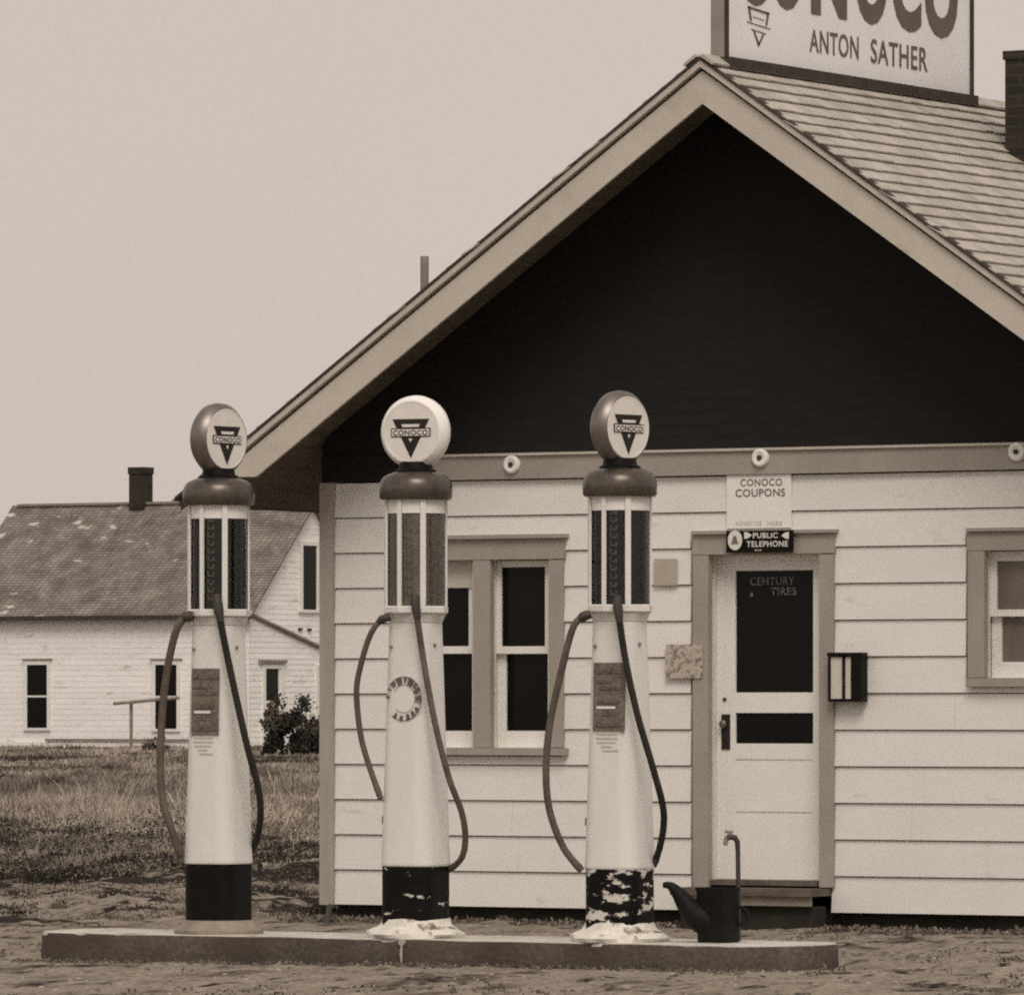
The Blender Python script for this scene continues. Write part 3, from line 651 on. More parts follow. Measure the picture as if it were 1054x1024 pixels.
def bar(pts):
    sheet(mb, [(x * sy, -z * sz) for x, z in pts], (SX - .002, e0.y, e0.z), UY, UZ)
bar([(-12, -20), (12, -16.5), (11, -14), (-11, -17.5)]); bar([(-12, -20), (-9.5, -19.6), (-7.2, -5), (-9.4, -5)]); bar([(12, -16.5), (9.6, -16.8), (7.4, -2), (9.4, -2)])
bar([(-13, -4), (13, 0), (13, 1.2), (-13, -2.8)]); bar([(-8, 3.2), (8, 5.6), (8, 6.8), (-8, 4.4)]); bar([(-6, 5), (-4, 5.2), (1.2, 18), (0, 21)]); bar([(6.5, 7), (4.5, 6.8), (-.2, 17.5), (0, 21)]); bar([(-6, -10), (6, -8), (6, -7), (-6, -9)])
mb.build('triangle_emblem', M['ink_sign'], rs)

# ------------------------------------------------------------------ island
IY0 = -6.72; IYC = IY0 + .40; IW = .40; IZ = .14
il = onY(44, 975, IYC).x + .12; ir = onY(862.5, 985, IYC).x - .085
def stadium(w, inset, z, jit=0.):
    pts = []; r = w - inset
    cxr, cxl = ir - IW * .55 , il + IW * .55
    for k in range(13):
        a = -PI / 2 + PI * k / 12; pts.append((cxr + (r * .55 + (inset * 0)) * math.cos(a), IYC + r * math.sin(a), z))
    for k in range(13):
        a = PI / 2 + PI * k / 12; pts.append((cxl + r * .55 * math.cos(a), IYC + r * math.sin(a), z))
    # divide the long edges so the rim can be a little uneven
    out = []
    for i, p in enumerate(pts):
        q = pts[(i + 1) % len(pts)]; out.append(p); L = abs(q[0] - p[0])
        if L > 1:
            m_ = 70
            for k in range(1, m_): t = k / m_; out.append((p[0] + (q[0] - p[0]) * t, p[1] + (q[1] - p[1]) * t, z))
    return [(x + .5 * jit * float(vnoise(np.array(x * 9.), np.array(y * 9.), 4)), y + jit * float(vnoise(np.array(x * 7.), np.array(y * 7. + z * 31), 5)), z + .5 * jit * float(vnoise(np.array(x * 5.), np.array(y * 5.), 6))) for x, y, z in out]
isl = empty('pump_island', ((il + ir) / 2, IYC, 0)); tag(isl, 'long low dark concrete island with pale top under the three pumps', 'island')
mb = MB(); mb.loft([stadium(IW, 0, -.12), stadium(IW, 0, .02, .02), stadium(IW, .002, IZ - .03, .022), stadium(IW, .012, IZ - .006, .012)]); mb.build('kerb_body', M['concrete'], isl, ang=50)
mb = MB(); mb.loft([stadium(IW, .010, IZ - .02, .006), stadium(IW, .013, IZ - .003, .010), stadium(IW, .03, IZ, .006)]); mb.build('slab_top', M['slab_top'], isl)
mb = MB(); p = onY(413, 966, IY0 - .014)
sheet(mb, [(-.012, .005), (-.022, -.01), (-.006, -.03), (-.011, -.07), (-.003, -.12), (.006, -.118), (.009, -.06), (.007, -.03), (.03, -.006), (.02, .005)][::-1], (p.x, IY0 - .014, IZ - .008), UX, UZ); mb.build('paint_drip', M['stain'], isl)

# ------------------------------------------------------------------ gas pumps
def rsq(c, s, r, z, n=10):
    pts = []
    for qx, qy, a0 in ((1, -1, -PI / 2), (1, 1, 0), (-1, 1, PI / 2), (-1, -1, PI)):
        for k in range(n + 1):
            a = a0 + PI / 2 * k / n; pts.append((c.x + qx * (s - r) + r * math.cos(a), c.y + qy * (s - r) + r * math.sin(a), z))
    return pts
def smooth_path(ps, sub=5):
    out = []
    P = [Vector(p) for p in ps]
    for i in range(len(P) - 1):
        p0, p1, p2, p3 = P[max(i - 1, 0)], P[i], P[i + 1], P[min(i + 2, len(P) - 1)]
        for k in range(sub):
            t = k / sub
            out.append(.5 * ((2 * p1) + (p2 - p0) * t + (2 * p0 - 5 * p1 + 4 * p2 - p3) * t * t + (3 * p1 - p0 - 3 * p2 + p3) * t ** 3))
    out.append(P[-1]); return out

def emblem(face, C, n, R):
    """inverted triangle with a lettered bar on the globe face"""
    u = UZ.cross(n).normalized(); n = Vector(n)
    D = 2 * R
    mb = MB(); t = .30 * D; top = R - .29 * D
    def S(m_, pts, l): sheet(m_, [(x * D, top + z * D) for x, z in pts], C, u, UZ, n * l)
    S(mb, [(-.35, .01), (0, -.66), (.35, .01)], .004); S(mb, [(-.375, -.145), (-.375, -.295), (.375, -.295), (.375, -.145)], .006)
    o = mb.build('emblem', M['ink'], face)
    mb = MB(); S(mb, [(-.175, -.08), (-.155, -.128), (.155, -.128), (.175, -.08)], .0075); S(mb, [(-.355, -.165), (-.355, -.278), (.355, -.278), (.355, -.165)], .0085)
    S(mb, [(-.035, -.325), (0, -.39), (.035, -.325)], .0075)
    mb.build('emblem_panel', M['face'], face)
    mb = MB(); text_mb(mb, 'CONOCO', C + u * (-.33 * D) + UZ * (top - .268 * D), u, UZ, .66 * D, .09 * D, .02, n * .0105)
    mb.build('lettering', M['ink'], face)

def gas_pump(cx, ybase, ytop, label, gdir, white_rim, fuel, base_mat, foot_mat, plate, hoses, wrapped):
    base = onY(cx, 900, IYC - .13); base.z = IZ
    d = (base - CAM).dot(Fv); k = d / FPX                      # metres per pixel at this pump
    root = empty('gas_pump', base); tag(root, label, 'gas pump', 'gas pumps on the concrete island')
    c = Vector((base.x, base.y, 0))
    Hh = CAM.z + (HY - ytop) * k - IZ                           # total height
    f = Hh / 2.93
    def z(h): return IZ + h * f
    # foot
    mb = MB()
    if wrapped: mb.lathe([(0, .26), (.02, .268), (.036, .255), (.05, .225), (.066, .196), (.10, .178)], (c.x, c.y, IZ), n=40, jit=.035)
    else: mb.lathe([(0, .245), (.018, .245), (.03, .235), (.05, .21), (.075, .195)], (c.x, c.y, IZ), n=40, jit=.004)
    mb.build('foot', foot_mat, root)
    mb = MB(); mb.loft([rsq(c, .156, .088, z(.07)), rsq(c, .156, .088, z(.385))]); mb.build('pedestal', base_mat, root)
    # tapered cabinet
    mb = MB()
    mb.loft([rsq(c, .157, .088, z(.386)), rsq(c, .160, .090, z(.392)), rsq(c, .160, .090, z(.402)), rsq(c, .1575, .088, z(.45)), rsq(c, .125, .075, z(1.66)), rsq(c, .124, .075, z(1.70))])
    cab = mb.build('cabinet', M['pump'], root)
    mb = MB()
    mb.loft([rsq(c, .126, .076, z(1.702)), rsq(c, .136, .08, z(1.735)), rsq(c, .140, .08, z(1.745))]); mb.build('collar', M['pump'], root)
    def half(zz): return .1575 + (.125 - .1575) * (zz - z(.45)) / (z(1.66) - z(.45))
    mb = MB(); mb.lathe([(z(1.746), .165), (z(1.755), .180), (z(1.785), .180), (z(1.79), .17)], c, n=8); mb.build('cage_plate', M['pump'], root, ang=20)
    # cage posts: eight, every 45 degrees, starting at the front
    Rp = .166
    for i in (7, 0, 1, 3, 4, 5):
        mb = MB(); a = -PI / 2 + i * PI / 4; px_, py_ = c.x + Rp * math.cos(a), c.y + Rp * math.sin(a)
        u = Vector((math.cos(a), math.sin(a), 0)); w = Vector((-u.y, u.x, 0)); hw = .0150 if i in (7, 1, 3, 5) else .0115
        P0 = Vector((px_, py_, z(1.79)))
        mb.prism([P0 - w * hw - u * .006, P0 + w * hw - u * .006, P0 + w * hw + u * .006, P0 - w * hw + u * .006], (0, 0, z(2.385) - z(1.79)))
        mb.build('cage_post', M['pump'], root)
    mb = MB(); mb.lathe([(z(2.29), .150), (z(2.29), .1585), (z(2.372), .1585), (z(2.372), .150)], c, n=40); mb.build('cage_ring', M['white'], root)
    mb = MB(); mb.lathe([(z(1.792), .1545), (z(2.288), .1545)], c, n=40); mb.build('glass_cylinder', M['tube_glass'], root)
    mb = MB(); mb.lathe([(z(1.793), .1495), (z(2.286), .1495)], c, n=40); mb.build('fuel', fuel, root)
    # gallon markers on the front of the measuring cylinder, between two posts
    mb = MB(); ang = -PI / 2 + .30
    for j in range(11):
        zz = z(1.84) + j * (z(2.27) - z(1.84)) / 10
        for da, dz, l, h in ((0, 0, .036, .010), (-.10, .012, .010, .018), (.10, .010, .010, .014)):
            a = ang + da; u = Vector((math.cos(a), math.sin(a), 0)); w = Vector((-u.y, u.x, 0)); P = c + u * .1515 + Vector((0, 0, zz + dz))
            mb.add([P - w * l / 2, P + w * l / 2, P + w * l / 2 + UZ * h, P - w * l / 2 + UZ * h], [(0, 1, 2, 3)])
    mb.build('gallon_marker', M['marker'], root)
    # cap, neck, globe
    mb = MB(); mb.lathe([(z(2.362), .15), (z(2.365), .188), (z(2.378), .197), (z(2.43), .199), (z(2.462), .192), (z(2.487), .176), (z(2.503), .15), (z(2.513), .12), (z(2.516), .09)], c, n=44); mb.build('cap', M['pump_cap'], root)
    zg0 = z(2.93) - .199
    mb = MB(); mb.lathe([(z(2.50), .112), (z(2.526), .110), (z(2.535), .092), (zg0 - .16, .085)], c, n=32); mb.build('neck', M['black'], root)
    g = Vector((math.sin(gdir), -math.cos(gdir), 0)); gc = Vector((c.x, c.y, zg0))
    mb = MB(); T = .060
    mb.lathe([(-T + .006, .0001), (-T + .006, .158), (-T, .162), (-T, .170), (-T + .012, .180), (-T * .5, .195), (0, .199), (T * .5, .195), (T - .012, .180), (T, .170), (T, .162), (T - .006, .158), (T - .006, .0001)], gc, g, n=56)
    glb = mb.build('globe', M['rim_white'] if white_rim else M['rim'], root)
    for sg in (1, -1):
        n = g * sg; C = gc + n * (T - .002)
        mb = MB(); u = UZ.cross(n).normalized(); sheet(mb, [(.1585 * math.cos(a), .1585 * math.sin(a)) for a in np.linspace(0, 2 * PI, 49)[:-1]], C, u, UZ, n * 0)
        mb.lathe([(0, .155), (.004, .160), (.002, .166)], C, n, n=48)
        fc = mb.build('globe_face', M['face'], glb)
        if sg == 1: emblem_root = fc; emblem(root_face(fc, glb), C, n, .158)
    # price plate or sticker on the front face
    if plate:
        x0, y0, x1, y1 = plate; zm0, zm1 = CAM.z + (HY - y1) * k, CAM.z + (HY - y0) * k
        yf0, yf1 = c.y - half(zm0) - .008, c.y - half(zm1) - .008
        xa, xb = onY(x0, (y0 + y1) / 2, (yf0 + yf1) / 2).x, onY(x1, (y0 + y1) / 2, (yf0 + yf1) / 2).x
        mb = MB(); mb.prism([(xa, yf0, zm0), (xb, yf0, zm0), (xb, yf1, zm1), (xa, yf1, zm1)], (0, .006, 0)); pp = mb.build('price_plate', M['plate'], root)
        w, h = xb - xa, zm1 - zm0
        def on(mb_, a0, a1, b0, b1, l=-.004):
            P = lambda a, b: (xa + a * w, yf0 + (yf1 - yf0) * b + l, zm0 + b * h)
            mb_.add([P(a0, b0), P(a1, b0), P(a1, b1), P(a0, b1)], [(0, 1, 2, 3)])
        mb = MB(); on(mb, .12, .72, .325, .36); mb.build('price_slot', M['white'], pp)
        mb = MB(); on(mb, .05, .95, .84, .89); on(mb, .05, .6, .70, .73); on(mb, .2, .9, .60, .64); on(mb, .15, .85, .40, .46); on(mb, .3, .55, .22, .31); on(mb, .1, .9, .06, .11); mb.build('plate_markings', M['plate_ink'], pp)
        # small faded paper under the plate
        mb = MB(); zq = zm0 - .012
        for r_, (a0, a1) in enumerate(((.1, .8), (.08, .78), (.12, .72), (.25, .6), (.3, .8))):
            zt = zq - .022 * r_; yq = c.y - half(zt) - .004
            mb.add([(xa + a0 * w, yq, zt - .008), (xa + a1 * w, yq, zt - .008), (xa + a1 * w, yq, zt), (xa + a0 * w, yq, zt)], [(0, 1, 2, 3)])
        mb.build('faded_paper', M['ink_faint'], root)
    else:
        zc = CAM.z + (HY - 719) * k; yf = c.y - half(zc); sl = (half(zc + .1) - half(zc - .1)) / .2
        xc = onY(416, 719, yf).x
        up = Vector((0, -sl, 1)); mb = MB()
        segs = [(20, 34, 1), (38, 50, .8), (54, 74, 1), (-8, 10, 1.0), (80, 90, .8), (98, 118, 1), (124, 140, .7), (-38, -26, .7), (-58, -46, .8), (-80, -66, .8), (-104, -92, .7), (-126, -116, .7), (170, 180, .6), (150, 156, .6)]
        for a0, a1, th in segs:
            pts = []
            for a in np.linspace(math.radians(a0), math.radians(a1), 6): pts.append((.112 * math.cos(a), .118 * math.sin(a)))
            for a in np.linspace(math.radians(a1), math.radians(a0), 6): pts.append(((.112 - .038 * th) * math.cos(a), (.118 - .038 * th) * math.sin(a)))
            sheet(mb, pts, (xc, yf - .006, zc), UX, up)
        rg = [(.114, .120), (.110, .116)]
        A_ = np.linspace(-2.3, 2.6, 40)
        for a, b in zip(A_, A_[1:]):
            sheet(mb, [(.1145 * math.cos(a), .1205 * math.sin(a)), (.1145 * math.cos(b), .1205 * math.sin(b)), (.110 * math.cos(b), .116 * math.sin(b)), (.110 * math.cos(a), .116 * math.sin(a))], (xc, yf - .006, zc), UX, up)
        for a, b in zip(A_, A_[1:]):
            sheet(mb, [(.073 * math.cos(a), .077 * math.sin(a)), (.073 * math.cos(b), .077 * math.sin(b)), (.070 * math.cos(b), .074 * math.sin(b)), (.070 * math.cos(a), .074 * math.sin(a))], (xc, yf - .006, zc), UX, up)
        mb.build('worn_round_decal', M['plate_ink'], root)
    # hoses
    for pts, m_, r in hoses:
        path = []
        for (hx, hy, w) in pts:
            P = CAM + ray(hx, hy) * (d - w); path.append(P)
        sp = smooth_path(path, 6)
        mb = MB(); mb.tube(sp, r, 10); ho = mb.build('hose', m_, root)
        mb = MB(); e = sp[:8]; mb.tube(e, [r * 1.3] * 3 + [r * 1.45] * 3 + [r * 1.2, r * 1.02], 10); mb.build('coupling', M['iron'], ho)
        e = sp[-4:]; mb = MB(); mb.tube(e, [r * 1.05, r * 1.15, r * 1.1, r * .8], 10); mb.build('nozzle', M['iron'] if m_ is M['hose_dark'] else m_, ho)
    # small fittings on the cabinet side: a hook, a bracket and bolts
    mb = MB(); zz = z(.62); s = half(zz)
    mb.box(c.x - s - .035, c.x - s + .01, c.y - .03, c.y + .0, zz - .008, zz + .012); mb.box(c.x - s - .045, c.x - s - .033, c.y - .03, c.y, zz - .008, zz + .035); mb.build('hose_hook', M['pump'] if plate and cx < 300 else M['weathered'], root)
    zz = z(1.58); s = half(zz)
    for P_, ax_, r_ in (((c.x + s - .002, c.y - .02, zz), (1, 0, 0), .010), ((c.x - s * .6, c.y - s + .001, z(1.57)), (0, -1, 0), .009)):
        mb = MB(); mb.lathe([(0, r_), (.012, r_), (.016, r_ * .6), (.016, .0001)], P_, ax_, n=10); mb.build('bolt', M['weathered'], root)
    return root
def root_face(fc, glb): return fc

DK, LT = M['hose_dark'], M['hose']
gas_pump(225, 958, 415, 'leftmost white visible gas pump with a solid black base, standing before the far house', PI / 2 - .14, False, M['fuel_dark'], M['black'], M['foot_dull'], (197, 688, 225, 756),
         [([(223, 612, .20), (226, 634, .22), (234, 675, .22), (244, 722, .24), (255, 770, .24), (266, 812, .20), (268, 840, .14), (264, 864, .02), (257, 878, -.12)], DK, .019),
          ([(199, 634, .10), (190, 636, .10), (181, 650, .08), (172, 690, .06), (167, 735, .04), (165, 785, .04), (168, 825, .06), (177, 855, .08), (186, 880, .08)], LT, .021)], False)
gas_pump(428, 963, 407, 'middle white visible gas pump with round worn decal and whitewashed foot', .10, True, M['fuel_pale'], M['peel2'], M['cement_foot'], None,
         [([(427, 613, .20), (429, 632, .22), (436, 680, .22), (448, 745, .24), (462, 800, .24), (475, 835, .20), (479, 862, .14), (475, 883, .08), (462, 895, -.02)], LT, .017),
          ([(402, 635, .10), (391, 639, .10), (380, 656, .08), (370, 690, .06), (367, 715, .04), (371, 755, .02), (379, 785, .03), (392, 822, .06)], LT, .016)], True)
gas_pump(638, 968, 402, 'rightmost white visible gas pump with peeling black base, beside the black can', PI / 2 - .20, False, M['fuel_dark'], M['peel3'], M['cement_foot'], (610.5, 682, 643, 752),
         [([(635, 614, .20), (637, 634, .22), (644, 680, .22), (656, 735, .24), (672, 790, .24), (682, 828, .20), (683, 850, .14), (679, 872, .08), (673, 890, -.02)], DK, .018),
          ([(608, 632, .10), (598, 636, .10), (589, 648, .08), (578, 690, .06), (566, 745, .04), (562, 795, .04), (566, 835, .04), (580, 872, .04), (599, 896, .04)], LT, .019)], True)

# ------------------------------------------------------------------ can and standpipe on the island
YC = IYC - .06
cb = onY(739.5, 969, YC); cb.z = IZ
can = empty('pouring_can', cb); tag(can, 'black square pouring can with long spout on the right end of the island', 'can')
kx = (cb - CAM).dot(Fv) / FPX
ztop = CAM.z + (HY - 913) * kx
mb = MB(); cc = Vector((cb.x, cb.y, 0))
def rr(sx, sy, z, ox=0., n=5, r=.03):
    pts = []
    for qx, qy, a0 in ((1, -1, -PI / 2), (1, 1, 0), (-1, 1, PI / 2), (-1, -1, PI)):
        for k in range(n + 1):
            a = a0 + PI / 2 * k / n; pts.append((cc.x + ox + qx * (sx - r) + r * math.cos(a), cc.y + qy * (sy - r) + r * math.sin(a), z))
    return pts
mb.loft([rr(.086, .080, IZ), rr(.092, .084, IZ + .01), rr(.094, .086, ztop - .02, -.004), rr(.099, .090, ztop - .012, -.004), rr(.099, .090, ztop, -.004), rr(.091, .082, ztop, -.004), rr(.09, .08, ztop - .015, -.004)])
mb.build('can_body', M['can'], can)
mb = MB(); sp = [CAM + ray(px_, py_) * (d_) for px_, py_, d_ in [(q0_, q1_, (cc - CAM).dot(Fv)) for q0_, q1_ in ((742, 953), (730, 950), (718, 943), (707, 931), (697, 918), (689, 911), (682, 911))]]
mb.tube(smooth_path(sp, 4), [float(np.interp(i / 24, [0, .17, .33, .5, .67, .83, 1], [.066, .076, .074, .055, .034, .021, .013])) for i in range(25)], 14); mb.build('spout', M['can'], can)
mb = MB(); hp = [CAM + ray(px_, py_) * ((cc - CAM).dot(Fv)) for px_, py_ in [(757, 932), (764, 934), (769, 940), (768, 948), (758, 953)]]; mb.tube(smooth_path(hp, 4), .010, 8); mb.build('handle', M['can'], can)
sb = onY(759.5, 966, IYC + .08); sb.z = IZ
sp_ = empty('standpipe', sb); tag(sp_, 'thin iron water pipe with a bent tap on top behind the can', 'tap')
dS = (sb - CAM).dot(Fv)
mb = MB(); pth = [CAM + ray(x_, y_) * dS for x_, y_ in [(760, 968), (760, 920), (759.5, 875), (759, 866), (756.5, 862), (752, 861), (748, 862)]]
mb.tube(pth, [.013] * 3 + [.015, .016, .016, .016], 10); mb.build('pipe', M['iron'], sp_)
mb = MB(); mb.tube([CAM + ray(x_, y_) * dS for x_, y_ in [(748.5, 861), (747, 866), (746.5, 870)]], [.014, .013, .010], 10); mb.build('spout', M['weathered'], sp_)
mb = MB(); mb.tube([CAM + ray(x_, y_) * dS for x_, y_ in [(751, 861), (750.5, 856)]], .008, 8); mb.tube([CAM + ray(x_, y_) * dS for x_, y_ in [(746, 855.5), (754.5, 856)]], .008, 8); mb.build('handle', M['weathered'], sp_)
# stake at the building's corner
q0 = atd(335.5, 960, 46.3); q0.z = gz(q0.x, q0.y) - .03
mb = MB(); mb.tube([q0, atd(339.5, 932, 46.5)], [.02, .018], 8); tag(mb.build('corner_stake', M['iron'], None, q0), 'short dark stake leaning at the left foot of the station', 'stake')

# ------------------------------------------------------------------ far house
DH = 160.
hc = atd(257, 770, DH); YH = hc.y; XRh = hc.x; ZG = hc.z
XLh = onY(-66, 700, YH).x; ZE = onY(130, 624, YH).z; RUN = 2.45
ZRg = onY(90, 519, YH + RUN).z
XLh = onY(13, 519, YH + RUN).x + .2
hs = empty('farmhouse', ((XLh + XRh) / 2, YH, ZG - .1)); tag(hs, 'old white farmhouse with patchy shingle roof in the field behind', 'house')
def boards(mb, x0, x1, z0, z1, e, y, ax='x', gable=None):
    n = int((z1 - z0) / e)
    for i in range(n + 1):
        a, b = z0 + i * e, min(z0 + (i + 1) * e, z1)
        if b - a < .01: continue
        t = random.uniform(.965, 1.03)
        q0, q1, r0, r1 = x0, x1, x0, x1
        if gable: q0, q1 = gable(a); r0, r1 = gable(b)
        if ax == 'x': mb.add([(q0, y - .007, a), (q1, y - .007, a), (r1, y - .002, b), (r0, y - .002, b), (q0, y + .01, a), (q1, y + .01, a)], [(0, 1, 2, 3), (0, 4, 5, 1)], t)
        else: mb.add([(y + .010, q0, a), (y + .010, q1, a), (y + .002, r1, b), (y + .002, r0, b), (y - .01, q0, a), (y - .01, q1, a)], [(0, 1, 2, 3), (0, 4, 5, 1)], t)
mb = MB(); mb.box(XLh, XRh, YH + .012, YH + 2 * RUN, ZG - .6, ZE - .02); mb.prism([(XRh - .012, YH + .02, ZE - .02), (XRh - .012, YH + 2 * RUN - .02, ZE - .02), (XRh - .012, YH + RUN, ZRg - .08)], (XLh - XRh + .03, 0, 0))
mb.build('wall_core', M['house'], hs)
mb = MB(); boards(mb, XLh, XRh, ZG + .12, ZE, .125, YH); mb.build('front_wall', M['house'], hs)
mb = MB(); boards(mb, YH, YH + 2 * RUN, ZG, ZE, .125, XRh, 'y'); sl = (ZRg - .06 - ZE) / RUN
boards(mb, 0, 0, ZE, ZRg - .06, .125, XRh, 'y', gable=lambda z_: (YH + (z_ - ZE) / sl, YH + 2 * RUN - (z_ - ZE) / sl)); mb.build('end_wall', M['house'], hs)
mb = MB(); mb.box(XLh, XRh + .01, YH - .03, YH + .01, ZG - .3, ZG + .115); mb.build('base_board', M['house_trim'], hs)
mb = MB(); zb = onY(100, 761, YH).z; Xa = onY(48, 761, YH).x; mb.box(Xa, XRh - .02, YH - .07, YH - .031, zb - .03, zb + .02); mb.build('skirting_shadow', M['weathered'], hs)  # grey strip stands in for the shadow line at the skirting
# roof
def slope_prism(mb, side, ov=.22, t=.07):
    y0 = YH - ov if side < 0 else YH + 2 * RUN + ov; yr = YH + RUN; ze = ZE - ov * sl + .02
    mb.prism([(XLh - .2, y0, ze), (XRh + .2, y0, ze), (XRh + .2, yr, ZRg), (XLh - .2, yr, ZRg)], (0, 0, -t))
mb = MB(); slope_prism(mb, -1); slope_prism(mb, 1); hr = mb.build('roof', M['house_roof'], hs)
mb = MB(); mb.box(XLh - .19, XRh + .19, YH - .26, YH - .225, ZE - .22 * sl - .10, ZE - .22 * sl + .0); mb.build('eave_strip', M['iron'], hs)  # dark strip along the front eave
mb = MB(); mb.box(XLh, XRh + .2, YH + RUN - .1, YH + RUN + .1, ZRg - .03, ZRg + .03); mb.build('ridge_board', M['weathered'], hr)
chx0, chx1, chz0, chz1 = rect(137.5, 488, 159.5, 528, YH + RUN); mb = MB()
chx1 = chx0 + .40; mb.box(chx0, chx1, YH + RUN - .19, YH + RUN + .19, chz0 - .3, chz1); mb.box(chx0 - .02, chx1 + .02, YH + RUN - .21, YH + RUN + .21, chz1 + .001, onY(147, 481, YH + RUN).z); mb.build('chimney', M['brick'], hr)
def hwin(x0, y0, x1, y1, par=hs, cap=True, Y=YH, lab=None):
    X0, X1, Z0, Z1 = rect(x0, y0, x1, y1, Y - .03); mb = MB(); w = .09
    mb.box(X0 - w, X0, Y - .045, Y - .0, Z0 - .02, Z1 + .02); mb.box(X1, X1 + w, Y - .045, Y - .0, Z0 - .02, Z1 + .02); mb.box(X0 - w, X1 + w, Y - .047, Y, Z1 + .021, Z1 + .13); mb.box(X0 - w, X1 + w, Y - .06, Y, Z0 - .08, Z0 - .021)
    mb.box(X0, X1, Y - .032, Y - .025, (Z0 + Z1) / 2 - .02, (Z0 + Z1) / 2 + .02)
    wf = mb.build('window', M['house_trim'], par)
    mb = MB(); mb.box(X0, X1, Y - .03, Y - .022, Z0 - .02, Z1 + .02); mb.build('pane', M['glass'], wf)
    mb = MB(); mb.box(X0 - w - .04, X1 + w + .04, Y - .075, Y, Z1 + .131, Z1 + .16); mb.build('head_cap', M['weathered'], wf)
hwin(28, 685, 48.5, 748); hwin(160, 685, 182, 749); hwin(-50, 685, -30, 748)
# attic window in the end wall
a = onX(311.5, 595, XRh + .03); b = onX(325.5, 595, XRh + .03); z0 = onX(318, 626, XRh).z; z1 = onX(318, 563, XRh).z
mb = MB(); X = XRh
mb.box(X, X + .05, a.y - .14, a.y, z0 - .03, z1 + .03); mb.box(X, X + .05, b.y, b.y + .14, z0 - .03, z1 + .03); mb.box(X, X + .052, a.y - .14, b.y + .14, z1 + .031, z1 + .13); mb.box(X, X + .07, a.y - .16, b.y + .16, z0 - .1, z0 - .031)
wf = mb.build('window', M['house_trim'], hs); mb = MB(); mb.box(X + .022, X + .03, a.y, b.y, z0 - .03, z1 + .03); mb.build('pane', M['glass'], wf)
# door, window and an old rake line on the end wall
def ebox(mb, px0, py0, px1, py1, x0, x1):
    p, q = onX(px0, (py0 + py1) / 2, XRh + x1), onX(px1, (py0 + py1) / 2, XRh + x1)
    z0, z1 = onX((px0 + px1) / 2, py1, XRh).z, onX((px0 + px1) / 2, py0, XRh).z
    mb.box(XRh + x0, XRh + x1, p.y, q.y, z0, z1)
mb = MB(); ebox(mb, 271, 684, 274, 785, .0, .05); ebox(mb, 290, 684, 293, 785, 0, .05); ebox(mb, 274.1, 684, 289.9, 688, 0, .05); ebox(mb, 274.1, 721, 289.9, 785, 0, .025); ebox(mb, 286.6, 688.1, 289.9, 720.9, 0, .024)
do = mb.build('door', M['house_trim'], hs)
mb = MB(); ebox(mb, 274.2, 688.2, 286.5, 720.8, .0, .02); mb.build('pane', M['glass'], do)
mb = MB(); ebox(mb, 276, 740, 288, 772, .026, .03); mb.build('screen_panel', M['soffit'], do)
mb = MB(); ebox(mb, 269, 679, 296, 682.5, 0, .09); mb.build('head_cap', M['weathered'], do)
mb = MB(); ebox(mb, 326, 684, 329.5, 745, .0, .05); ebox(mb, 329.6, 684, 345, 687, 0, .05); ebox(mb, 329.6, 742, 345, 745, 0, .05)
wf = mb.build('window', M['house_trim'], hs); mb = MB(); ebox(mb, 329.6, 687.1, 345, 741.9, 0, .022); mb.build('pane', M['glass'], wf)
mb = MB(); mb.tube([onX(257.5, 632, XRh + .04), onX(300, 652, XRh + .04), onX(340, 671, XRh + .04)], [.05, .055, .05], 6); mb.build('old_rake_board', M['weathered'], hs)
for x_, y_ in ((310, 647.5), (319.5, 648)):
    mb = MB(); ebox(mb, x_ - 1.6, y_ - 1.4, x_ + 1.6, y_ + 1.4, 0, .05); mb.build('wall_bracket', M['iron'], hs)

# ------------------------------------------------------------------ yard things by the house
dT = 150.
p0 = atd(135, 776, dT); p1 = atd(135, 722, dT); p0.z = gz(p0.x, p0.y) - .1
tp = empty('clothes_post', p0); tag(tp, 'thin weathered post with a crossbar standing before the farmhouse windows', 'post')
mb = MB(); mb.tube([p0, p1], .04, 8); mb.build('post', M['weathered'], tp)
mb = MB(); mb.tube([atd(117, 724, dT - .3), atd(150, 721, dT), atd(184, 718, dT + .4)], .035, 8); mb.build('crossbar', M['weathered'], tp)
# leaning lumber
for i, (xa_, ya_, xb_, yb_, dd, m_, lab) in enumerate(((160, 776, 172, 768, 149, 'plank', 'short pale board leaning in the weeds behind the leftmost pump hose'),
                                                      (188, 772, 178, 788, 149, 'plank', 'pale stick leaning against the farmhouse base beside the leftmost pump'),
                                                      (269, 790, 286, 771, 138, 'plank', 'bleached plank sticking up beside the dark bush'))):
    a = atd(xa_, ya_, dd); b = atd(xb_, yb_, dd); lo = a if a.z < b.z else b; hi = b if lo is a else a; lo = lo.copy(); lo.z = min(lo.z, gz(lo.x, lo.y)) - .03
    mb = MB(); t = (hi - lo).normalized(); w = t.cross(UY).normalized() * .06
    mb.prism([lo - w, lo + w, hi + w, hi - w], (0, .03, 0)); tag(mb.build('plank', M[m_], None, lo), lab, 'plank', 'loose planks in the yard')

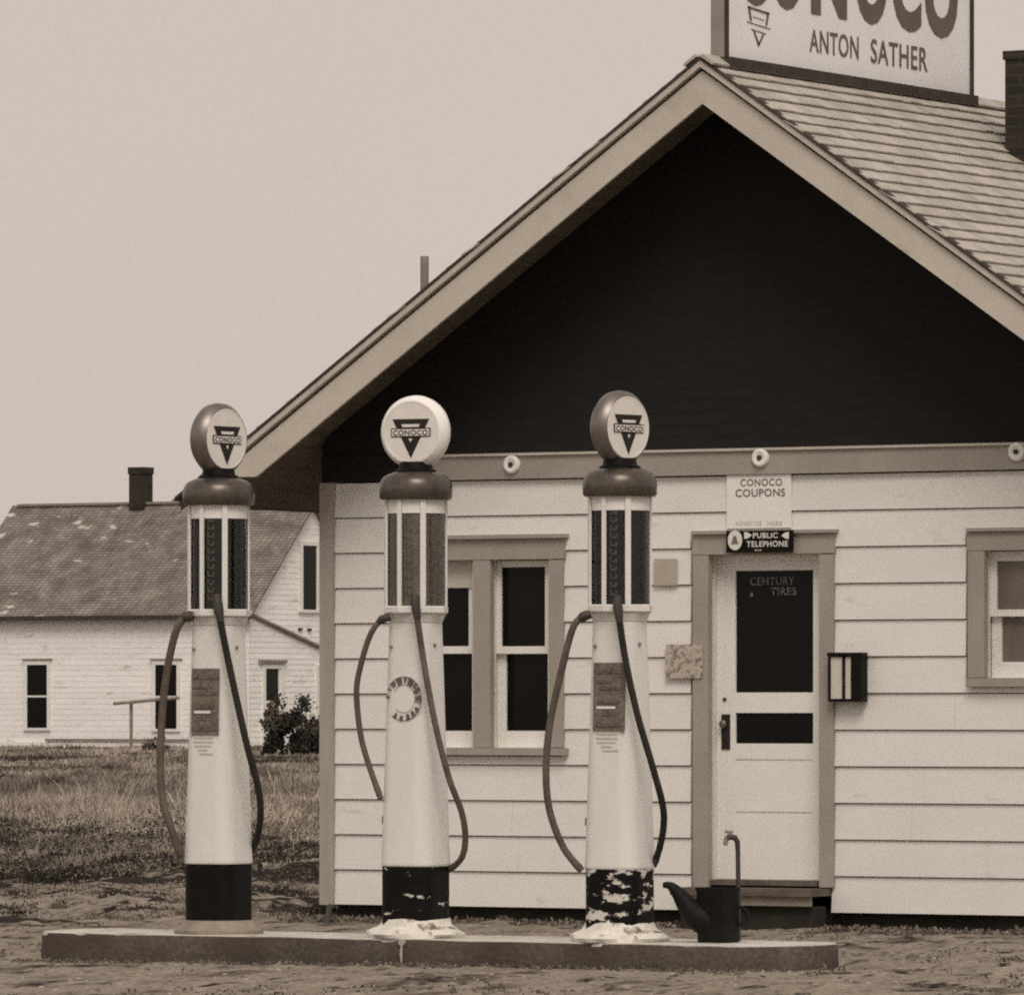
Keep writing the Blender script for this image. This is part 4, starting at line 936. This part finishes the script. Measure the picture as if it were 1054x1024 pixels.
def bush(px, py, d, wpx, hpx, label, n, m, nm='bush'):
    b = atd(px, py, d); b.z = gz(b.x, b.y) - .03; k = d / FPX; W = wpx * k / 2; Hb = hpx * k
    root = empty(nm, b); tag(root, label, 'bush')
    mb = MB()
    for i in range(14):
        a = random.uniform(0, 6.28); rr_ = random.uniform(.2, .85) * W; tip = b + Vector((rr_ * math.cos(a), rr_ * math.sin(a), Hb * random.uniform(.6, 1.02)))
        mb.tube([b + Vector((.05 * math.cos(a), .05 * math.sin(a), 0)), b.lerp(tip, .5) + Vector((random.uniform(-.05, .05), 0, .05)), tip], [.018, .012, .004], 5)
    mb.build('stem', M['bark'], root)
    mb = MB()
    cl = [(Vector((random.uniform(-.85, .85) * W, random.uniform(-.6, .6) * W, Hb * random.uniform(.08, .55 + .4 * random.random()))), random.uniform(.09, .24) * W, random.choice([.4, .6, .9, 1.3, 1.8])) for _ in range(52)]
    for i in range(n):
        c_, r_, t_ = random.choice(cl); v = Vector((random.gauss(0, 1), random.gauss(0, 1), random.gauss(0, 1))).normalized() * r_ * random.uniform(.4, 1.1)
        P = b + c_ + v
        if P.z < b.z: continue
        u = Vector((random.gauss(0, 1), random.gauss(0, 1), random.gauss(0, 1))).normalized(); w = u.orthogonal().normalized(); L = random.uniform(.04, .09); q = L * .42
        mb.add([P, P + u * L * .5 + w * q, P + u * L, P + u * L * .5 - w * q], [(0, 1, 2, 3)], t_ * random.uniform(.8, 1.2))
    mb.build('foliage', m, root)
bush(311, 788, 138, 84, 56, 'dark rounded bush growing beside the farmhouse end door', 9000, M['bush'])
bush(160, 781, 147, 30, 20, 'small grey weed clump below the farmhouse window', 900, mat('grey_weed_leaf', (.20, .178, .15), .8, .3, 3, attr=True), 'shrub')
# thin sapling in front of the lean-to door
b = atd(284, 786, 139); b.z = gz(b.x, b.y) - .03
sp0 = empty('sapling', b); tag(sp0, 'thin dark sapling rising at the left of the bush by the farmhouse door', 'sapling')
mb = MB(); tip = atd(284, 722, 139); mb.tube([b, b.lerp(tip, .5) + Vector((.03, 0, 0)), tip], [.03, .022, .01], 6)
t2 = atd(312, 724, 139); b2 = atd(309, 770, 139); mb.tube([b2, t2], [.015, .008], 6); mb.build('stem', M['bark'], sp0)
mb = MB()
for cpt, n_, r_ in ((tip, 90, .16), (t2, 120, .15), (b.lerp(tip, .7), 60, .16)):
    for i in range(n_):
        P = cpt + Vector((random.gauss(0, 1), random.gauss(0, 1), random.gauss(0, 1))) * r_ * .5; u = Vector((random.gauss(0, 1), random.gauss(0, 1), random.gauss(0, 1))).normalized(); w = u.orthogonal().normalized(); L = random.uniform(.05, .11)
        mb.add([P, P + u * L * .5 + w * L * .3, P + u * L, P + u * L * .5 - w * L * .3], [(0, 1, 2, 3)], random.uniform(.7, 1.4))
mb.build('foliage', M['bush'], sp0)

# ------------------------------------------------------------------ field grass and weeds: nobody could count the blades
def grass():
    N = 470000
    inv = rng.uniform(1 / 168., 1 / 50., N); d = 1 / inv
    u = rng.uniform(-.079, -.012, N) * d - rng.uniform(0, 1, N) * 1.2
    x = CX + Fv.x * d + Rv.x * u; y = CY + Fv.y * d + Rv.y * u
    L = fbm(x * .20, y * .10, 3, 71); m_ = fbm(x * .9, y * .45, 3, 77); f_ = vnoise(x * 3.1, y * 2.0, 79)
    dens = np.clip(sstep(d, 50, 66) * 1.3 - .28 + .25 * f_ + 1.0 * m_ * (1 - sstep(d, 60, 70)) + .5 * L, 0, 1)
    keep = (rng.random(N) < dens) & ~((x > -4.2) & (d < 62)) & ~((y > YH - .3) & (x < XRh + .1) & (y < YH + 6)) & ~((x > -3.7) & (y > -1) & (y < 9))
    x, y, d, L, m_, f_ = (q[keep] for q in (x, y, d, L, m_, f_)); n = len(x)
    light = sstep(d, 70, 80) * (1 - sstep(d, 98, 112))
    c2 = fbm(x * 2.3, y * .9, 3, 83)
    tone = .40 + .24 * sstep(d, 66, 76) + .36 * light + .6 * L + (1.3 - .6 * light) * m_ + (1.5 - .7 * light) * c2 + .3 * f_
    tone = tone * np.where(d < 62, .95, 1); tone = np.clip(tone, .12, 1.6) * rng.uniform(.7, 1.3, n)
    h = (.035 + .035 * sstep(d, 56, 64) + .10 * np.clip(m_ + .1, 0, 1) * sstep(d, 56, 64)) * rng.uniform(.4, 1.25, n)
    h *= np.where(rng.random(n) < .004, 2.0, 1) * (1 + 1.0 * light)
    w = (.007 + .00010 * d) * rng.uniform(.6, 1.5, n)
    an = rng.uniform(0, 2 * PI, n); le = h * rng.uniform(.1, .8, n); fa = rng.uniform(-.6, .6, n) + TH
    dx, dy = le * np.cos(an), le * np.sin(an); wx, wy = w * np.cos(fa) / 2, w * np.sin(fa) / 2
    z0 = ground_z(x, y)
    def P(a, b, c): return np.stack([a, b, c], -1)
    V = np.stack([P(x - wx, y - wy, z0 - .02), P(x + wx, y + wy, z0 - .02), P(x + dx * .4 + wx * .9, y + dy * .4 + wy * .9, z0 + h * .6), P(x + dx * .4 - wx * .9, y + dy * .4 - wy * .9, z0 + h * .6), P(x + dx, y + dy, z0 + h)], 1).reshape(-1, 3)
    b = np.arange(n)[:, None] * 5
    loops = np.concatenate([b + np.array([[0, 1, 2, 3]]), b + np.array([[3, 2, 4]])], 1).reshape(-1).astype(np.int32)
    ls = (np.arange(n)[:, None] * 7 + np.array([[0, 4]])).reshape(-1).astype(np.int32); lt_ = np.tile(np.array([4, 3], np.int32), n)
    # broad-leaved weeds in low mounds, and stubble on the lot and along the wall
    def leaves(cx, cy, rad, hgt, nl, size, tn):
        c = np.repeat(np.stack([cx, cy, ground_z(cx, cy)], -1), nl, 0); R_ = np.repeat(rad, nl); H_ = np.repeat(hgt, nl); T_ = np.repeat(tn, nl); k = len(R_)
        a = rng.uniform(0, 2 * PI, k); q = np.sqrt(rng.random(k)); p = c + np.stack([R_ * q * np.cos(a), R_ * q * np.sin(a) * 1.5, H_ * (1 - q * q) * rng.uniform(.2, 1.1, k)], -1)
        u_ = rng.normal(size=(k, 3)); u_[:, 2] = np.abs(u_[:, 2]) * .8; u_ /= np.linalg.norm(u_, axis=1)[:, None]
        w_ = np.cross(u_, rng.normal(size=(k, 3))); w_ /= np.linalg.norm(w_, axis=1)[:, None]; L_ = (size * rng.uniform(.6, 1.5, k))[:, None]
        return np.stack([p - w_ * L_ * .12, p + w_ * L_ * .12, p + u_ * L_ * .6 + w_ * L_ * .3, p + u_ * L_ * .6 - w_ * L_ * .3, p + u_ * L_], 1).reshape(-1, 3), T_ * rng.uniform(.82, 1.2, k)
    def spots(n_, d0, d1, u0, u1, off=0):
        dd = 1 / rng.uniform(1 / d1, 1 / d0, n_); uu = rng.uniform(u0, u1, n_) * dd + off; return CX + Fv.x * dd + Rv.x * uu, CY + Fv.y * dd + Rv.y * uu, dd
    mx_, my_, md = spots(700, 50, 110, -.079, -.014); ok = (rng.random(700) < sstep(md, 55, 66)) & ~((mx_ > -4.2) & (md < 62)) & ~((my_ > YH - 1) & (mx_ < XRh + .5)); mx_, my_, md = mx_[ok], my_[ok], md[ok]; n1 = len(mx_)
    V1, T1 = leaves(mx_, my_, rng.uniform(.15, .5, n1), rng.uniform(.04, .16, n1), 150, .019, rng.choice([.08, .14, .25, .45, .8, 1.2], n1))
    mx_, my_, md = spots(1500, 50, 80, -.080, -.012); ok = (rng.random(1500) < sstep(md, 55, 65)) & ~((mx_ > -4.2) & (md < 62)) & (fbm(mx_ * .5, my_ * .3, 3, 87) > -.04); mx_, my_, md = mx_[ok], my_[ok], md[ok]; n1 = len(mx_)
    V5, T5 = leaves(mx_, my_, rng.uniform(.12, .45, n1), rng.uniform(.06, .34, n1), 130, .022, np.clip(.42 + 1.5 * fbm(mx_ * .9, my_ * .4, 3, 88), .07, 1.) * rng.uniform(.6, 1.3, n1))
    wx_ = rng.uniform(XL - .2, XR, 900); wy_ = -np.abs(rng.normal(0, .16, 900)) - .02; ok = ~((wx_ > op_d[0]) & (wx_ < op_d[1])); V2, T2 = leaves(wx_[ok], wy_[ok], np.full(ok.sum(), .05), rng.uniform(.01, .035, ok.sum()), 8, .022, rng.uniform(.4, 1.0, ok.sum()))
    tx, ty, td = spots(900, 34, 52, -.075, .085); kk = fbm(tx * .9, ty * .5, 3, 97); ok = (kk > .06) & ~((np.abs(ty - IYC) < .5) & (tx > il - .1) & (tx < ir + .1)) & ~((ty > -.3) & (tx > XL - .3)); V3, T3 = leaves(tx[ok], ty[ok], rng.uniform(.03, .1, ok.sum()), rng.uniform(.008, .03, ok.sum()), 10, .018, rng.uniform(.3, .95, ok.sum()))
    tx, ty, td = spots(2600, 43, 62, -.080, -.020); kk = fbm(tx * .8, ty * .6, 4, 99); ok = (kk > -.02) & ~((np.abs(ty - IYC) < .5) & (tx > il - .1)) & (tx < -3.6); V6, T6 = leaves(tx[ok], ty[ok], rng.uniform(.05, .22, ok.sum()), rng.uniform(.01, .055, ok.sum()), 26, .018, np.clip(.5 + 1.6 * fbm(tx[ok] * 1.3, ty[ok] * .8, 3, 89), .08, 1.1))
    ex = rng.uniform(il, ir, 700); ey = IY0 - np.abs(rng.normal(0, .05, 700)) - .01; V4, T4 = leaves(ex, ey, np.full(700, .03), rng.uniform(.004, .02, 700), 6, .014, rng.uniform(.3, 1.0, 700))
    V = np.concatenate([V, V1, V2, V3, V4, V5, V6]); tone = np.concatenate([tone, T1, T2, T3, T4, T5, T6]); n = len(tone)
    b = np.arange(n)[:, None] * 5
    loops = np.concatenate([b + np.array([[0, 1, 2, 3]]), b + np.array([[3, 2, 4]])], 1).reshape(-1).astype(np.int32)
    ls = (np.arange(n)[:, None] * 7 + np.array([[0, 4]])).reshape(-1).astype(np.int32); lt_ = np.tile(np.array([4, 3], np.int32), n)
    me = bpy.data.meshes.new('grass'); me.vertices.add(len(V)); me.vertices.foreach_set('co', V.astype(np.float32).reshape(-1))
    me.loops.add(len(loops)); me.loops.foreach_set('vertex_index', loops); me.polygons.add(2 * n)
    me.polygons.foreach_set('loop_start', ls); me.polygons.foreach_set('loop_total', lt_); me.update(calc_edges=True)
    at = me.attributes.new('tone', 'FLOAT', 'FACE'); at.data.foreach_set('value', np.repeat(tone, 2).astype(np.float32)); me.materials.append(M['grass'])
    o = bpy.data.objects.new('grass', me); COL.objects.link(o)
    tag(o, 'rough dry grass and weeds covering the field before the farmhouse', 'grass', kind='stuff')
grass()

# loose stones and clods on the lot: stuff
mb = MB()
def stone(x, y, r, tone):
    z0 = gz(x, y); n = 7; vs = []
    for j, (zz, rr_) in enumerate(((-.4, .7), (.0, 1.), (.4, .8), (.62, .35))):
        for k in range(n): a = 2 * PI * k / n + j * .3; q = r * rr_ * random.uniform(.75, 1.2); vs.append((x + q * math.cos(a) * 1.3, y + q * math.sin(a), z0 + r * zz * random.uniform(.8, 1.1)))
    fs = [(j * n + k, j * n + (k + 1) % n, (j + 1) * n + (k + 1) % n, (j + 1) * n + k) for j in range(3) for k in range(n)] + [tuple(range(3 * n, 4 * n))]
    mb.add(vs, fs, tone, True)
for px_, r in ((746, .012), (757, .016), (770, .011), (785, .015), (800, .012), (813, .013), (825, .020), (838, .010), (812, .010), (655, .012), (644, .014), (750, .018), (720, .012), (90, .012), (400, .01)):
    p = onY(px_, 996, IY0 - random.uniform(.03, .28)); stone(p.x, p.y, r, random.uniform(.75, 1.1))
for _ in range(2600):
    d = random.uniform(34, 45); u = random.uniform(-.075 * d, .09 * d); p = CAM + Fv * d + Rv * u
    if abs(p.y - IYC) < .45 and il < p.x < ir: continue
    if p.y > -.4 and p.x > XL - .3: continue
    stone(p.x, p.y, random.choice([.005, .006, .007, .008, .010, .013]), random.choice([.25, .4, .6, .8, .9, 1.1]))
tag(mb.build('gravel', mat('lot_gravel', A(150, 134, 117, .85), .9, .2, 9, attr=True), None), 'small loose stones scattered over the dirt lot', 'gravel', kind='stuff')

# ------------------------------------------------------------------ light: bright overcast
EL, AZ = math.radians(49), math.radians(36)                   # azimuth from the wall normal (-Y) towards +X
sd = Vector((math.sin(AZ) * math.cos(EL), -math.cos(AZ) * math.cos(EL), math.sin(EL)))
sl_ = bpy.data.lights.new('sun', 'SUN'); sl_.energy = 1.5; sl_.angle = math.radians(28); sl_.color = (1.0, .88, .79)
so = bpy.data.objects.new('sun', sl_); COL.objects.link(so); so.rotation_euler = sd.to_track_quat('Z', 'Y').to_euler()
w = bpy.data.worlds.new('World'); scene.world = w; w.use_nodes = True; nt = w.node_tree; nt.nodes.clear()
out = nd(nt, 'ShaderNodeOutputWorld'); bg = nd(nt, 'ShaderNodeBackground', Strength=.1)
sky = nd(nt, 'ShaderNodeTexSky'); sky.sky_type = 'NISHITA'; sky.sun_disc = False; sky.sun_elevation = EL
sky.sun_rotation = math.atan2(sd.x, sd.y); sky.dust_density = 6; sky.air_density = 1.5
bw = nd(nt, 'ShaderNodeRGBToBW'); nt.links.new(sky.outputs[0], bw.inputs[0])
tc = nd(nt, 'ShaderNodeTexCoord'); ns = nd(nt, 'ShaderNodeTexNoise', Scale=9., Detail=4.); nt.links.new(tc.outputs['Generated'], ns.inputs['Vector'])
mr = nd(nt, 'ShaderNodeMapRange'); mr.inputs['From Min'].default_value = .25; mr.inputs['From Max'].default_value = .75; mr.inputs['To Min'].default_value = .975; mr.inputs['To Max'].default_value = 1.025
nt.links.new(ns.outputs['Fac'], mr.inputs['Value'])
# cloud deck: mostly even grey with a little of the sky's own brightness in it
m1 = nd(nt, 'ShaderNodeMath', operation='MULTIPLY'); nt.links.new(bw.outputs[0], m1.inputs[0]); m1.inputs[1].default_value = .06
m2 = nd(nt, 'ShaderNodeMath', operation='ADD'); nt.links.new(m1.outputs[0], m2.inputs[0]); m2.inputs[1].default_value = 5.62
nf = nd(nt, 'ShaderNodeTexNoise', Scale=1900., Detail=2.); nt.links.new(tc.outputs['Generated'], nf.inputs['Vector'])
mf = nd(nt, 'ShaderNodeMapRange'); mf.inputs['From Min'].default_value = .25; mf.inputs['From Max'].default_value = .75; mf.inputs['To Min'].default_value = .97; mf.inputs['To Max'].default_value = 1.03
nt.links.new(nf.outputs['Fac'], mf.inputs['Value'])
mm = nd(nt, 'ShaderNodeMath', operation='MULTIPLY'); nt.links.new(mr.outputs[0], mm.inputs[0]); nt.links.new(mf.outputs[0], mm.inputs[1])
m3 = nd(nt, 'ShaderNodeMath', operation='MULTIPLY'); nt.links.new(m2.outputs[0], m3.inputs[0]); nt.links.new(mm.outputs[0], m3.inputs[1])
vs_ = nd(nt, 'ShaderNodeVectorMath', operation='SCALE'); vs_.inputs[0].default_value = TINT; nt.links.new(m3.outputs[0], vs_.inputs['Scale'])
nt.links.new(vs_.outputs[0], bg.inputs[0]); nt.links.new(bg.outputs[0], out.inputs[0])
scene.view_settings.view_transform = 'Standard'; scene.view_settings.look = 'None'; scene.view_settings.exposure = 0.10; scene.view_settings.gamma = 1

scene.cycles.filter_width = 2.1
scene.cycles.use_denoising = False
scene.cycles.use_adaptive_sampling = True
scene.cycles.adaptive_threshold = 0.05
scene.cycles.adaptive_min_samples = 16
